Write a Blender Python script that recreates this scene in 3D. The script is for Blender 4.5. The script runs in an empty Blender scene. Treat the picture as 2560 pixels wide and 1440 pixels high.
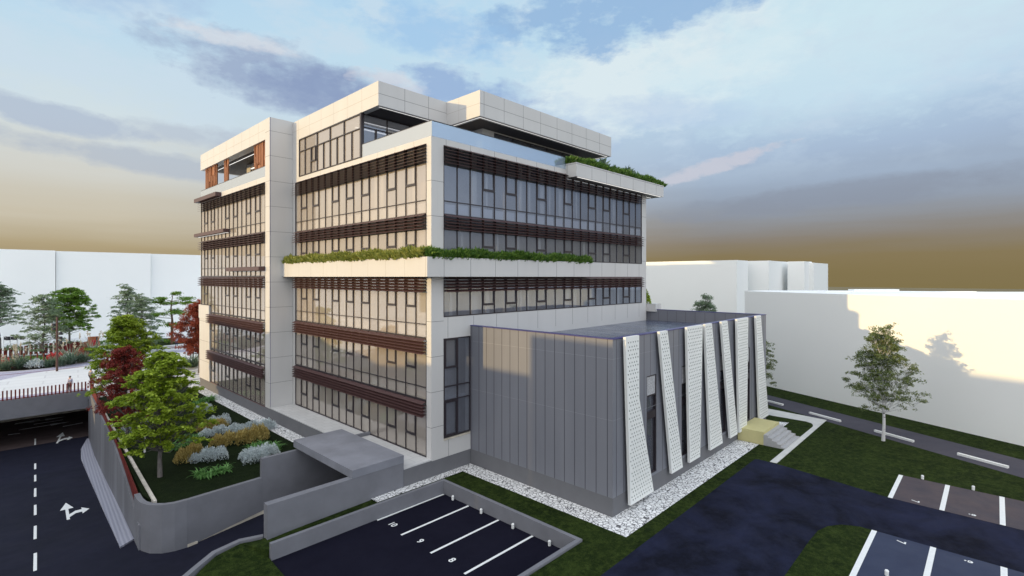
import bpy, math, random
import numpy as np
from mathutils import Vector, Matrix
random.seed(7)
S = bpy.context.scene
COL = S.collection
R = math.radians
# ------------------------------------------------------------------ camera
FPX = 1266.673; HY = 692.5; AZ = R(43.68915)
FW = (math.cos(AZ), math.sin(AZ)); RT = (math.sin(AZ), -math.cos(AZ))
LIFT = 12.7                       # everything is built relative to the lens height, then lifted onto z = 0
cd = bpy.data.cameras.new('camera'); cam = bpy.data.objects.new('camera', cd); COL.objects.link(cam)
cd.sensor_width = 36; cd.lens = FPX / 2560 * 36; cd.shift_y = -27.5 / 2560
cd.clip_start = .1; cd.clip_end = 3000
cam.rotation_euler = (R(90), 0, AZ - R(90)); S.camera = cam
# ------------------------------------------------------------------ colour, world, sun
S.view_settings.view_transform = 'Standard'; S.view_settings.look = 'None'
S.view_settings.exposure = 0; S.view_settings.gamma = 1
S.render.engine = 'CYCLES'
S.cycles.max_bounces = 7; S.cycles.transparent_max_bounces = 12
SUN_EL = R(7); SUN_DIR = Vector((-.933 * math.cos(SUN_EL), .359 * math.cos(SUN_EL), math.sin(SUN_EL)))
sl = bpy.data.lights.new('sun', 'SUN'); so = bpy.data.objects.new('sun', sl); COL.objects.link(so)
sl.energy = 3.2; sl.angle = R(.45); sl.color = (1.0, .70, .30)
so.rotation_euler = (-SUN_DIR).to_track_quat('-Z', 'Y').to_euler()

class NT:
    def __init__(s, tree): s.t = tree; s.n = tree.nodes; s.l = tree.links
    def node(s, typ, ins=None, **kw):
        n = s.n.new(typ)
        for k, v in kw.items(): setattr(n, k, v)
        for k, v in (ins or {}).items():
            if isinstance(v, bpy.types.NodeSocket): s.l.new(v, n.inputs[k])
            else: n.inputs[k].default_value = v
        return n
    def math(s, op, a, b=0.0, c=None, clamp=False):
        n = s.n.new('ShaderNodeMath'); n.operation = op; n.use_clamp = clamp
        for i, v in enumerate((a, b, c)):
            if v is None: continue
            if isinstance(v, bpy.types.NodeSocket): s.l.new(v, n.inputs[i])
            else: n.inputs[i].default_value = v
        return n.outputs[0]
    def mix(s, f, a, b, mode='MIX'):
        n = s.n.new('ShaderNodeMix'); n.data_type = 'RGBA'; n.blend_type = mode
        for i, v in ((0, f), (6, a), (7, b)):
            if isinstance(v, bpy.types.NodeSocket): s.l.new(v, n.inputs[i])
            else: n.inputs[i].default_value = v if i == 0 else (v[0], v[1], v[2], 1)
        return n.outputs[2]
    def ramp(s, f, stops, interp='LINEAR'):
        n = s.n.new('ShaderNodeValToRGB'); n.color_ramp.interpolation = interp
        e = n.color_ramp.elements
        while len(e) < len(stops): e.new(.5)
        for i, (p, c) in enumerate(stops): e[i].position = p; e[i].color = (c[0], c[1], c[2], 1)
        s.l.new(f, n.inputs[0]); return n.outputs[0]
    def noise(s, vec, scale, detail=3, rough=.5, dist=0):
        n = s.n.new('ShaderNodeTexNoise'); n.inputs['Scale'].default_value = scale
        n.inputs['Detail'].default_value = detail; n.inputs['Roughness'].default_value = rough
        n.inputs['Distortion'].default_value = dist
        if vec is not None: s.l.new(vec, n.inputs['Vector'])
        return n.outputs['Fac']

def srgb(r, g, b):
    f = lambda c: (c / 255 / 12.92) if c / 255 <= .04045 else ((c / 255 + .055) / 1.055) ** 2.4
    return (f(r), f(g), f(b))

def build_world():
    w = bpy.data.worlds.new('World'); S.world = w; w.use_nodes = True
    T = NT(w.node_tree); T.n.clear()
    out = T.node('ShaderNodeOutputWorld'); bg = T.node('ShaderNodeBackground')
    tc = T.node('ShaderNodeTexCoord'); sep = T.node('ShaderNodeSeparateXYZ', {0: tc.outputs['Generated']})
    X, Y, Z = sep.outputs
    d = T.math('ADD', T.math('MULTIPLY', X, FW[0]), T.math('MULTIPLY', Y, FW[1]))
    r = T.math('ADD', T.math('MULTIPLY', X, RT[0]), T.math('MULTIPLY', Y, RT[1]))
    az = T.math('MULTIPLY', T.math('ARCTAN2', r, d), 180 / math.pi)          # degrees, + to the right
    el = T.math('MULTIPLY', T.math('ARCSINE', Z), 180 / math.pi)
    # wavy coordinates for the cloud edges
    comb = T.node('ShaderNodeCombineXYZ', {0: T.math('MULTIPLY', az, .085), 1: T.math('MULTIPLY', el, .17), 2: 0.0}).outputs[0]
    n1 = T.noise(comb, 1.9, 10, .62); n2 = T.noise(comb, 5.0, 7, .62)
    off = T.node('ShaderNodeVectorMath', {0: comb, 1: (7.3, 3.1, 1.7)}, operation='ADD').outputs[0]
    n3 = T.noise(off, 1.6, 10, .64)
    streak = T.node('ShaderNodeCombineXYZ', {0: T.math('MULTIPLY', az, .02), 1: T.math('MULTIPLY', el, .25), 2: 3.3}).outputs[0]
    n4 = T.noise(streak, 1.5, 5, .55)
    def lr(v, a, b, c, e):     # map range clamp
        return T.node('ShaderNodeMapRange', {0: v, 1: a, 2: b, 3: c, 4: e}).outputs[0]
    ew = T.math('ADD', el, T.math('MULTIPLY', T.math('SUBTRACT', n4, .5), 3.0))
    e01 = lr(ew, -2, 43, 0, 1)
    P = lambda deg: (deg + 2) / 45
    left = T.ramp(e01, [(P(-1), srgb(150, 130, 96)), (P(2.5), srgb(180, 164, 131)), (P(5.5), srgb(205, 196, 176)), (P(9.5), srgb(214, 214, 207)),
                        (P(14.5), srgb(214, 228, 234)), (P(21), srgb(196, 224, 242)), (P(30), srgb(172, 212, 243)), (P(42), srgb(165, 205, 240))])
    right = T.ramp(e01, [(P(-1), srgb(130, 116, 78)), (P(2.2), srgb(134, 119, 87)), (P(4.0), srgb(138, 129, 119)), (P(7.2), srgb(150, 161, 178)),
                         (P(12), srgb(170, 190, 215)), (P(17), srgb(188, 214, 236)), (P(23), srgb(206, 232, 243)), (P(42), srgb(185, 220, 245))])
    col = T.mix(lr(az, -38, 22, 0, 1), left, right)
    # dark olive at the far right horizon
    # clouds: soft masses in (azimuth, elevation), edges broken by noise
    def mass(a0, e0, ra, re, tilt=0.0, soft=.5, nz=n1, amp=2.3):
        da = T.math('SUBTRACT', az, a0); de = T.math('SUBTRACT', el, e0)
        de = T.math('SUBTRACT', de, T.math('MULTIPLY', da, tilt))
        q = T.math('ADD', T.math('POWER', T.math('ABSOLUTE', T.math('DIVIDE', da, ra)), 2.0), T.math('POWER', T.math('ABSOLUTE', T.math('DIVIDE', de, re)), 2.0))
        q = T.math('ADD', q, T.math('MULTIPLY', T.math('SUBTRACT', nz, .5), amp * 2.0)); q = T.math('ADD', q, T.math('MULTIPLY', T.math('SUBTRACT', n2, .5), 1.3))
        return lr(q, 1 + soft * .35, 1 - soft * .9, 0, 1)
    def over(c, f, colr, k=1.0):
        return T.mix(T.math('MULTIPLY', f, k), c, colr)
    # general broken light cloud high up
    f = T.math('MULTIPLY', lr(n3, .46, .60, 0, 1), lr(el, 9, 16, 0, 1)); col = over(col, f, srgb(208, 226, 240), .6)
    # big pale sheet on the right
    col = over(col, mass(14, 20.5, 16, 5.5, .18, .9), srgb(226, 240, 245), .9)
    col = over(col, mass(33, 20, 16, 5.5, .05, 1.0, n3), srgb(212, 236, 246), .6)
    # blue-grey gap at the top, right of centre
    col = over(col, mass(13, 27.8, 15, 3.8, .10, .7), srgb(152, 188, 226), .9)
    col = over(col, mass(-8, 25.5, 9, 2.4, -.12, .9, n3), srgb(160, 200, 238), .7)
    # heavy dark cloud above and left of the building
    col = over(col, mass(-24.5, 19.6, 11.5, 2.9, -.10, .95), srgb(160, 177, 206), .9)
    col = over(col, mass(-17, 18.2, 9.5, 2.6, -.10, 1.0, n3), srgb(142, 160, 196), .85)
    col = over(col, mass(-5, 20.0, 8, 2.0, -.10, .8), srgb(152, 180, 220), .85)
    col = over(col, mass(4, 16.2, 7, 2.2, -.20, .9, n3), srgb(176, 196, 225), .75)
    col = over(col, mass(-29, 22.4, 5.5, .8, -.03, .8, n2, 1.2), srgb(224, 229, 236), .7)
    col = over(col, mass(-13.5, 20.6, 4.0, 1.0, -.10, .8, n2, 1.2), srgb(218, 221, 230), .7)
    col = over(col, mass(-7, 16.3, 6.0, 1.0, -.10, .8, n2, 1.2), srgb(190, 210, 232), .6)
    # grey streaks low on the left
    col = over(col, mass(-33, 10.2, 14, 1.1, -.08, .9), srgb(182, 192, 206), .75)
    col = over(col, mass(-42, 13.2, 6, 1.1, -.12, .8, n3), srgb(180, 194, 214), .8)
    col = over(col, mass(-25, 13.4, 12, 1.2, .0, .9, n3), srgb(186, 198, 214), .7)
    col = over(col, mass(-40, 24.0, 8, 2.2, .0, .9, n3), srgb(176, 200, 230), .6)
    # small lit cloud low right of the building, slanting up
    col = over(col, mass(21.5, 11.4, 6.5, .8, .24, .7, n2, 1.3), srgb(206, 207, 219), .8)
    col = over(col, mass(15, 17.5, 10, 1.6, -.1, .9, n3), srgb(184, 206, 234), .55)
    col = over(col, mass(31, 7.6, 14, 1.3, .05, 1.0, n3), srgb(140, 148, 165), .6)
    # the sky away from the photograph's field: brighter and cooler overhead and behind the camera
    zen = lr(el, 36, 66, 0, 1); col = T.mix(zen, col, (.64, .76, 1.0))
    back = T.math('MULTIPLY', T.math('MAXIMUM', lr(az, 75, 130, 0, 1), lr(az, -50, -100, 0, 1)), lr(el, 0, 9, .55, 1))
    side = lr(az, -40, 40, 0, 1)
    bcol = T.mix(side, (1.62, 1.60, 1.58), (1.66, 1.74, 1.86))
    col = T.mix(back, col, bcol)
    sky = T.node('ShaderNodeTexSky', sky_type='NISHITA', sun_disc=False, sun_elevation=SUN_EL, sun_rotation=math.atan2(SUN_DIR.x, SUN_DIR.y))
    nish = T.mix(1.0, sky.outputs[0], (.07, .07, .07), 'MULTIPLY')
    col = T.mix(.06, col, nish)
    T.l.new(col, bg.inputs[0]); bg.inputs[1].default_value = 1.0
    T.l.new(bg.outputs[0], out.inputs[0])
build_world()

# ------------------------------------------------------------------ materials
MATS = {}
def mat(name, col, rough=.6, spec=.5, var=0, vscale=3, bump=0, bscale=20, metal=0, col2=None, detail=4, stretch=None):
    if name in MATS: return MATS[name]
    m = bpy.data.materials.new(name); m.use_nodes = True; T = NT(m.node_tree)
    b = T.n['Principled BSDF']; b.inputs['Roughness'].default_value = rough
    b.inputs['Specular IOR Level'].default_value = spec; b.inputs['Metallic'].default_value = metal
    b.inputs['Base Color'].default_value = (*col, 1)
    tc = T.node('ShaderNodeTexCoord').outputs['Object']
    if stretch: tc = T.node('ShaderNodeMapping', {0: tc, 'Scale': stretch}).outputs[0]
    if var:
        c2 = col2 or tuple(c * (1 - var) for c in col)
        f = T.ramp(T.noise(tc, vscale, detail, .6), [(.35, (0, 0, 0)), (.65, (1, 1, 1))])
        T.l.new(T.mix(f, col, c2), b.inputs['Base Color'])
        rr = T.math('MULTIPLY_ADD', T.noise(tc, vscale * 1.7, 3), .25, max(0, rough - .12)); T.l.new(rr, b.inputs['Roughness'])
    if bump:
        n = T.node('ShaderNodeBump', {'Strength': bump, 'Distance': .05, 'Height': T.noise(tc, bscale, 5, .6)})
        T.l.new(n.outputs[0], b.inputs['Normal'])
    MATS[name] = m; return m

M_panel = mat('white_panel', (.585, .58, .575), .38, .4, .05, .5, stretch=(1, 1, .15))
M_joint = mat('panel_joint', (.10, .10, .11), .7)
M_joint_soft = mat('fine_joint', (.40, .38, .35), .7)
M_plinth = mat('render_plinth', (.155, .158, .172), .85, .2, .07, 1.5, .1, 60)
M_conc = mat('concrete', (.185, .19, .215), .8, .25, .13, .9, .12, 45)
M_conc_top = mat('concrete_roof', (.24, .25, .29), .62, .4, .24, .55, .08, 45, detail=6)
M_conc_dark = mat('stained_concrete', (.19, .195, .22), .8, .3, .35, .5, .1, 30, stretch=(1, 1, .12))
M_frame = mat('dark_frame', (.028, .022, .028), .4, .5)
M_brown = mat('brown_louvre', (.080, .040, .040), .45, .45, .12, 2)
M_soffit = mat('dark_soffit', (.035, .03, .032), .6)
M_grey_soffit = mat('grey_soffit', (.22, .22, .22), .6)
M_pave = mat('pale_paving', (.60, .61, .60), .7, .3, .12, 1.6, .05, 30)
M_white = mat('white_massing', (.90, .915, .91), .85, .2, .02, .1)
M_line = mat('road_paint', (.80, .82, .82), .6, .3, .08, 6)
M_yellow = mat('primed_block', (.56, .52, .27), .8, .2, .05, 2)
M_step = mat('step_concrete', (.42, .425, .44), .8, .3, .1, 4)
M_navy = mat('navy_flashing', (.03, .03, .16), .35, .5)
M_beige = mat('beige_plaster', (.62, .57, .48), .85, .2, .25, 2)
M_corten = mat('rusty_steel', (.17, .022, .018), .6, .3, .3, 2.5)
M_pole = mat('brown_pole', (.07, .03, .025), .5)
M_wood = mat('timber_slat', (.36, .15, .07), .55, .35, .35, 4, stretch=(1, 1, .2))
M_bark = mat('bark', (.17, .155, .15), .9, .2, .4, 9, .4, 18, stretch=(1, 1, .3))
M_bark_brown = mat('brown_bark', (.17, .12, .08), .9, .2, .3, 9, .4, 18)
M_blackish = mat('charcoal_part', (.02, .02, .022), .5)
M_red = mat('red_kerb', (.16, .035, .035), .7)
M_orange = mat('orange_panel', (.40, .13, .055), .7, .3, .3, 2)
M_redline = mat('sealant_red', (.30, .08, .05), .7)

def birch_mat():
    m = bpy.data.materials.new('birch_bark'); m.use_nodes = True; T = NT(m.node_tree); b = T.n['Principled BSDF']
    tc = T.node('ShaderNodeTexCoord').outputs['Object']
    mp = T.node('ShaderNodeMapping', {0: tc, 'Scale': (2.2, 2.2, 7)}).outputs[0]
    f = T.ramp(T.noise(mp, 1.2, 4, .6), [(.60, (0, 0, 0)), (.64, (1, 1, 1))])
    T.l.new(T.mix(f, (.66, .66, .68), (.03, .03, .03)), b.inputs['Base Color']); b.inputs['Roughness'].default_value = .8
    return m
M_birch = birch_mat()

def asphalt_mat(name, c1, c2, c3, spec=.5, sc=.35, rough=.75):
    m = bpy.data.materials.new(name); m.use_nodes = True; T = NT(m.node_tree); b = T.n['Principled BSDF']
    tc = T.node('ShaderNodeTexCoord').outputs['Object']
    f1 = T.ramp(T.noise(tc, sc, 6, .62, .4), [(.40, (0, 0, 0)), (.66, (1, 1, 1))])
    f2 = T.ramp(T.noise(tc, 1.7, 6, .7), [(.45, (0, 0, 0)), (.7, (1, 1, 1))])
    c = T.mix(f1, c1, c2); c = T.mix(T.math('MULTIPLY', f2, .4), c, c3)
    fine = T.noise(tc, 60, 2, .6); c = T.mix(.35, c, T.mix(fine, tuple(x * .6 for x in c1), tuple(x * 1.7 for x in c1)))
    T.l.new(c, b.inputs['Base Color'])
    T.l.new(T.math('MULTIPLY_ADD', T.noise(tc, .8, 4), .3, rough - .15), b.inputs['Roughness'])
    b.inputs['Specular IOR Level'].default_value = spec
    bn = T.node('ShaderNodeBump', {'Strength': .25, 'Distance': .01, 'Height': T.noise(tc, 90, 3, .7)}); T.l.new(bn.outputs[0], b.inputs['Normal'])
    return m
M_asph = asphalt_mat('asphalt', (.005, .006, .013), (.021, .026, .062), (.030, .034, .066), .08, .35, .85)
M_asph_low = asphalt_mat('asphalt_ramp', (.011, .012, .022), (.017, .018, .035), (.021, .022, .042), .1, .2, .85)
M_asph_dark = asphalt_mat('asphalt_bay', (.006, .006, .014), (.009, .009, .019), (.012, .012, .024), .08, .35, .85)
M_bay_red = asphalt_mat('worn_paving', (.062, .054, .066), (.100, .076, .078), (.038, .036, .052), .2, .6)
M_bay_blue = asphalt_mat('blue_paving', (.026, .034, .070), (.038, .050, .092), (.045, .054, .092), .25, .5)
M_far_road = asphalt_mat('far_asphalt', (.052, .052, .072), (.072, .070, .090), (.06, .06, .08), .2)

def lawn_mat(name, a, b_, c):
    m = bpy.data.materials.new(name); m.use_nodes = True; T = NT(m.node_tree); b = T.n['Principled BSDF']
    tc = T.node('ShaderNodeTexCoord').outputs['Object']
    f1 = T.ramp(T.noise(tc, .55, 5, .6), [(.35, (0, 0, 0)), (.68, (1, 1, 1))])
    f2 = T.ramp(T.noise(tc, 3.5, 6, .7), [(.42, (0, 0, 0)), (.68, (1, 1, 1))])
    f3 = T.noise(tc, 26, 4, .75)
    co = T.mix(f1, a, b_); co = T.mix(T.math('MULTIPLY', f2, .75), co, c)
    co = T.mix(1.0, co, T.ramp(f3, [(.3, (.35, .35, .35)), (.7, (1.65, 1.65, 1.65))]), 'MULTIPLY')
    T.l.new(co, b.inputs['Base Color']); b.inputs['Roughness'].default_value = .95; b.inputs['Specular IOR Level'].default_value = .08
    bn = T.node('ShaderNodeBump', {'Strength': .9, 'Distance': .06, 'Height': T.noise(tc, 16, 5, .8)}); T.l.new(bn.outputs[0], b.inputs['Normal'])
    return m
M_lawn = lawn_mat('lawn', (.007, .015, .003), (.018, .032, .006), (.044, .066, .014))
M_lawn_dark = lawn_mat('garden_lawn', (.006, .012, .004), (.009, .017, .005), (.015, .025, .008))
M_soil = mat('dark_soil', (.02, .018, .014), .95, .1, .4, 5)

def cobble_mat(name, scale=3.6):
    m = bpy.data.materials.new(name); m.use_nodes = True; T = NT(m.node_tree); b = T.n['Principled BSDF']
    tc = T.node('ShaderNodeTexCoord').outputs['Object']
    nz = T.node('ShaderNodeTexNoise', {'Vector': tc, 'Scale': 4.0})
    v2 = T.node('ShaderNodeVectorMath', {0: tc, 1: T.node('ShaderNodeVectorMath', {0: nz.outputs['Color'], 1: (.12, .12, .12)}, operation='MULTIPLY').outputs[0]}, operation='ADD').outputs[0]
    vo = T.node('ShaderNodeTexVoronoi', {'Vector': v2, 'Scale': scale, 'Randomness': 1.0}, feature='DISTANCE_TO_EDGE')
    vc = T.node('ShaderNodeTexVoronoi', {'Vector': v2, 'Scale': scale, 'Randomness': 1.0})
    f = T.ramp(vo.outputs['Distance'], [(.03, (0, 0, 0)), (.08, (1, 1, 1))])
    tone = T.ramp(vc.outputs['Color'], [(0, (.60, .60, .62)), (.12, (.72, .73, .74)), (1, (.90, .91, .92))])
    T.l.new(T.mix(f, (.07, .07, .08), tone), b.inputs['Base Color']); b.inputs['Roughness'].default_value = .7
    bn = T.node('ShaderNodeBump', {'Strength': .8, 'Distance': .05, 'Height': vo.outputs['Distance']}); T.l.new(bn.outputs[0], b.inputs['Normal'])
    return m
M_cobble = cobble_mat('white_cobbles', 4.6)

def brick_mat(name, c1, c2, mortar, scale, w=.5, h=.25, rot=0):
    m = bpy.data.materials.new(name); m.use_nodes = True; T = NT(m.node_tree); b = T.n['Principled BSDF']
    tc = T.node('ShaderNodeTexCoord').outputs['Object']
    mp = T.node('ShaderNodeMapping', {0: tc, 'Rotation': (0, 0, rot)}).outputs[0]
    br = T.node('ShaderNodeTexBrick', {'Vector': mp, 'Scale': scale, 'Color1': (*c1, 1), 'Color2': (*c2, 1), 'Mortar': (*mortar, 1), 'Mortar Size': .02, 'Brick Width': w, 'Row Height': h})
    co = T.mix(.3, br.outputs[0], T.mix(T.noise(tc, .35, 5), c1, c2))
    T.l.new(co, b.inputs['Base Color']); b.inputs['Roughness'].default_value = .75
    return m
M_purple = brick_mat('purple_pavers', (.36, .35, .46), (.44, .43, .54), (.20, .19, .26), 1.0, .6, .6, .1)
M_plaza = brick_mat('plaza_slabs', (.62, .64, .66), (.70, .72, .735), (.52, .53, .55), .22, 1.4, .5, .1)
M_terrace = brick_mat('terrace_slabs', (.50, .505, .51), (.57, .575, .58), (.42, .425, .43), .8, .6, .6, 0)
M_rib = None
def rib_mat():
    m = bpy.data.materials.new('ribbed_concrete'); m.use_nodes = True; T = NT(m.node_tree); b = T.n['Principled BSDF']
    tc = T.node('ShaderNodeTexCoord').outputs['Object']
    mp = T.node('ShaderNodeMapping', {0: tc, 'Rotation': (0, 0, R(4))}).outputs[0]
    wv = T.node('ShaderNodeTexWave', {'Vector': mp, 'Scale': 1.6, 'Distortion': .4, 'Detail': 1.0}, wave_type='BANDS', bands_direction='X')
    T.l.new(T.mix(wv.outputs['Fac'], (.25, .26, .33), (.33, .34, .41)), b.inputs['Base Color']); b.inputs['Roughness'].default_value = .8
    bn = T.node('ShaderNodeBump', {'Strength': .35, 'Distance': .03, 'Height': wv.outputs['Fac']}); T.l.new(bn.outputs[0], b.inputs['Normal'])
    return m
M_rib = rib_mat()

def cladding_mat():
    m = bpy.data.materials.new('zinc_cladding'); m.use_nodes = True; T = NT(m.node_tree); b = T.n['Principled BSDF']
    tc = T.node('ShaderNodeTexCoord').outputs['Object']
    f = T.noise(T.node('ShaderNodeMapping', {0: tc, 'Scale': (.9, .9, .12)}).outputs[0], 1.2, 4)
    T.l.new(T.mix(f, (.160, .168, .198), (.212, .220, .252)), b.inputs['Base Color'])
    b.inputs['Roughness'].default_value = .42; b.inputs['Metallic'].default_value = 0; b.inputs['Specular IOR Level'].default_value = .35
    return m
M_zinc = cladding_mat()
M_seam = mat('cladding_seam', (.05, .05, .065), .6)
M_roofmem = mat('roof_membrane', (.10, .12, .18), .24, .6, .35, .5, .05, 8, stretch=(1, .35, 1))

def glass_mat(name, tint, diff, refl, rough=.03, trans=.45, tcol=(.75, .78, .8)):
    m = bpy.data.materials.new(name); m.use_nodes = True; T = NT(m.node_tree); T.n.clear()
    out = T.node('ShaderNodeOutputMaterial')
    g = T.node('ShaderNodeBsdfGlossy', {'Color': (*tint, 1), 'Roughness': rough})
    tr = T.node('ShaderNodeBsdfTransparent', {'Color': (*tcol, 1)})
    df = T.node('ShaderNodeBsdfDiffuse', {'Color': (*diff, 1)})
    base = T.node('ShaderNodeMixShader', {0: trans, 1: df.outputs[0], 2: tr.outputs[0]})
    fr = T.math('POWER', T.node('ShaderNodeLayerWeight', {'Blend': .5}).outputs['Facing'], 4.0)
    fac = T.math('ADD', T.math('MULTIPLY', fr, 1.0 - refl), refl, clamp=True)
    mx = T.node('ShaderNodeMixShader', {0: fac, 1: base.outputs[0], 2: g.outputs[0]})
    T.l.new(mx.outputs[0], out.inputs[0]); return m
M_glassA = glass_mat('window_glass_sun_tint', (.86, .81, .77), (.54, .485, .43), .24, .03, .42, (.95, .94, .93))  # warm evening light put into tint and diffuse, for the sunlit faces
M_glassB = glass_mat('window_glass_shade_tint', (.62, .70, .84), (.22, .23, .27), .20, .03, .58, (.80, .84, .92))  # counterpart with cool sky reflection put into the tint, for the shaded faces
M_rail = glass_mat('rail_glass', (.72, .86, 1.0), (.42, .50, .62), .30, .02, .45, (.75, .88, 1.0))
M_rail_grey = glass_mat('sky_grey_rail_glass', (.8, .85, .9), (.38, .42, .47), .25, .25, .12)  # grey of the reflected sky put into the diffuse colour
M_room = mat('room_wall', (.60, .58, .55), .9, .1, .2, .5)
M_slab = mat('floor_slab', (.55, .55, .55), .9, .1)
M_blind = mat('pale_blind', (.74, .75, .76), .8, .2)
M_curtain = mat('curtain', (.62, .60, .55), .9, .1)
M_light = bpy.data.materials.new('light_strip'); M_light.use_nodes = True
_b = M_light.node_tree.nodes['Principled BSDF']; _b.inputs['Emission Color'].default_value = (1, .97, .93, 1); _b.inputs['Emission Strength'].default_value = 1.0

def leaf_mat(name, stops, trans=.35):
    m = bpy.data.materials.new(name); m.use_nodes = True; T = NT(m.node_tree); T.n.clear()
    out = T.node('ShaderNodeOutputMaterial'); geo = T.node('ShaderNodeNewGeometry')
    tc = T.node('ShaderNodeTexCoord').outputs['Object']
    f = T.math('ADD', T.math('MULTIPLY', geo.outputs['Random Per Island'], .6), T.math('MULTIPLY', T.noise(tc, 1.1, 3), .45), clamp=True)
    c = T.ramp(f, stops)
    df = T.node('ShaderNodeBsdfDiffuse', {'Color': c}); tr = T.node('ShaderNodeBsdfTranslucent', {'Color': c})
    gl = T.node('ShaderNodeBsdfGlossy', {'Color': (.6, .6, .6, 1), 'Roughness': .5})
    a = T.node('ShaderNodeMixShader', {0: trans, 1: df.outputs[0], 2: tr.outputs[0]})
    b = T.node('ShaderNodeMixShader', {0: .04, 1: a.outputs[0], 2: gl.outputs[0]})
    T.l.new(b.outputs[0], out.inputs[0]); return m
L_bright = leaf_mat('bright_leaves', [(0.15, (.12, .19, .014)), (0.5, (.27, .38, .03)), (0.85, (.44, .56, .06))])
L_bright2 = leaf_mat('yellow_green_leaves', [(0.15, (.12, .19, .015)), (0.5, (.27, .38, .03)), (0.85, (.42, .54, .06))])
L_red = leaf_mat('dark_red_leaves', [(0.15, (.10, .018, .014)), (0.5, (.22, .032, .025)), (0.85, (.34, .055, .04))])
L_red2 = leaf_mat('russet_leaves', [(.15, (0.120, 0.027, 0.018)), (.5, (0.255, 0.053, 0.030)), (.85, (0.420, 0.105, 0.053))])
L_grey = leaf_mat('grey_green_leaves', [(0.15, (.12, .17, .10)), (0.5, (.22, .30, .19)), (0.85, (.36, .46, .30))])
L_mid = leaf_mat('mid_green_leaves', [(0.15, (.08, .17, .02)), (0.5, (.17, .31, .04)), (0.85, (.28, .44, .07))])
L_birch = leaf_mat('birch_leaves', [(0.15, (.07, .11, .04)), (0.5, (.14, .19, .07)), (0.85, (.26, .30, .10))])
L_silver = leaf_mat('silver_leaves', [(0.15, (.34, .40, .42)), (0.5, (.56, .63, .65)), (0.85, (.80, .86, .87))], .2)
L_gold = leaf_mat('golden_leaves', [(0.15, (.24, .18, .05)), (0.5, (.46, .36, .12)), (0.85, (.66, .55, .22))], .25)
L_fern = leaf_mat('fern_leaves', [(0.15, (.06, .17, .04)), (0.5, (.13, .31, .08)), (0.85, (.24, .45, .15))])
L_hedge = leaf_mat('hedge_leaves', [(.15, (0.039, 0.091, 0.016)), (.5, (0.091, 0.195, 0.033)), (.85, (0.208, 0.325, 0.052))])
L_hedge2 = leaf_mat('sun_tinted_hedge_leaves', [(0.15, (.12, .16, .03)), (0.5, (.26, .30, .06)), (0.85, (.44, .44, .12))])  # yellow sunlight put into the leaf colour
L_agave = leaf_mat('blue_green_blades', [(.15, (.07, .13, .09)), (.5, (.14, .22, .15)), (.85, (.30, .36, .26))], .2)
L_plume = leaf_mat('pale_plumes', [(.15, (.40, .36, .28)), (.85, (.65, .60, .48))], .2)
L_redplant = leaf_mat('crimson_flowers', [(0.15, (.30, .02, .03)), (0.5, (.55, .05, .07)), (0.85, (.75, .16, .17))], .2)

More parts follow.
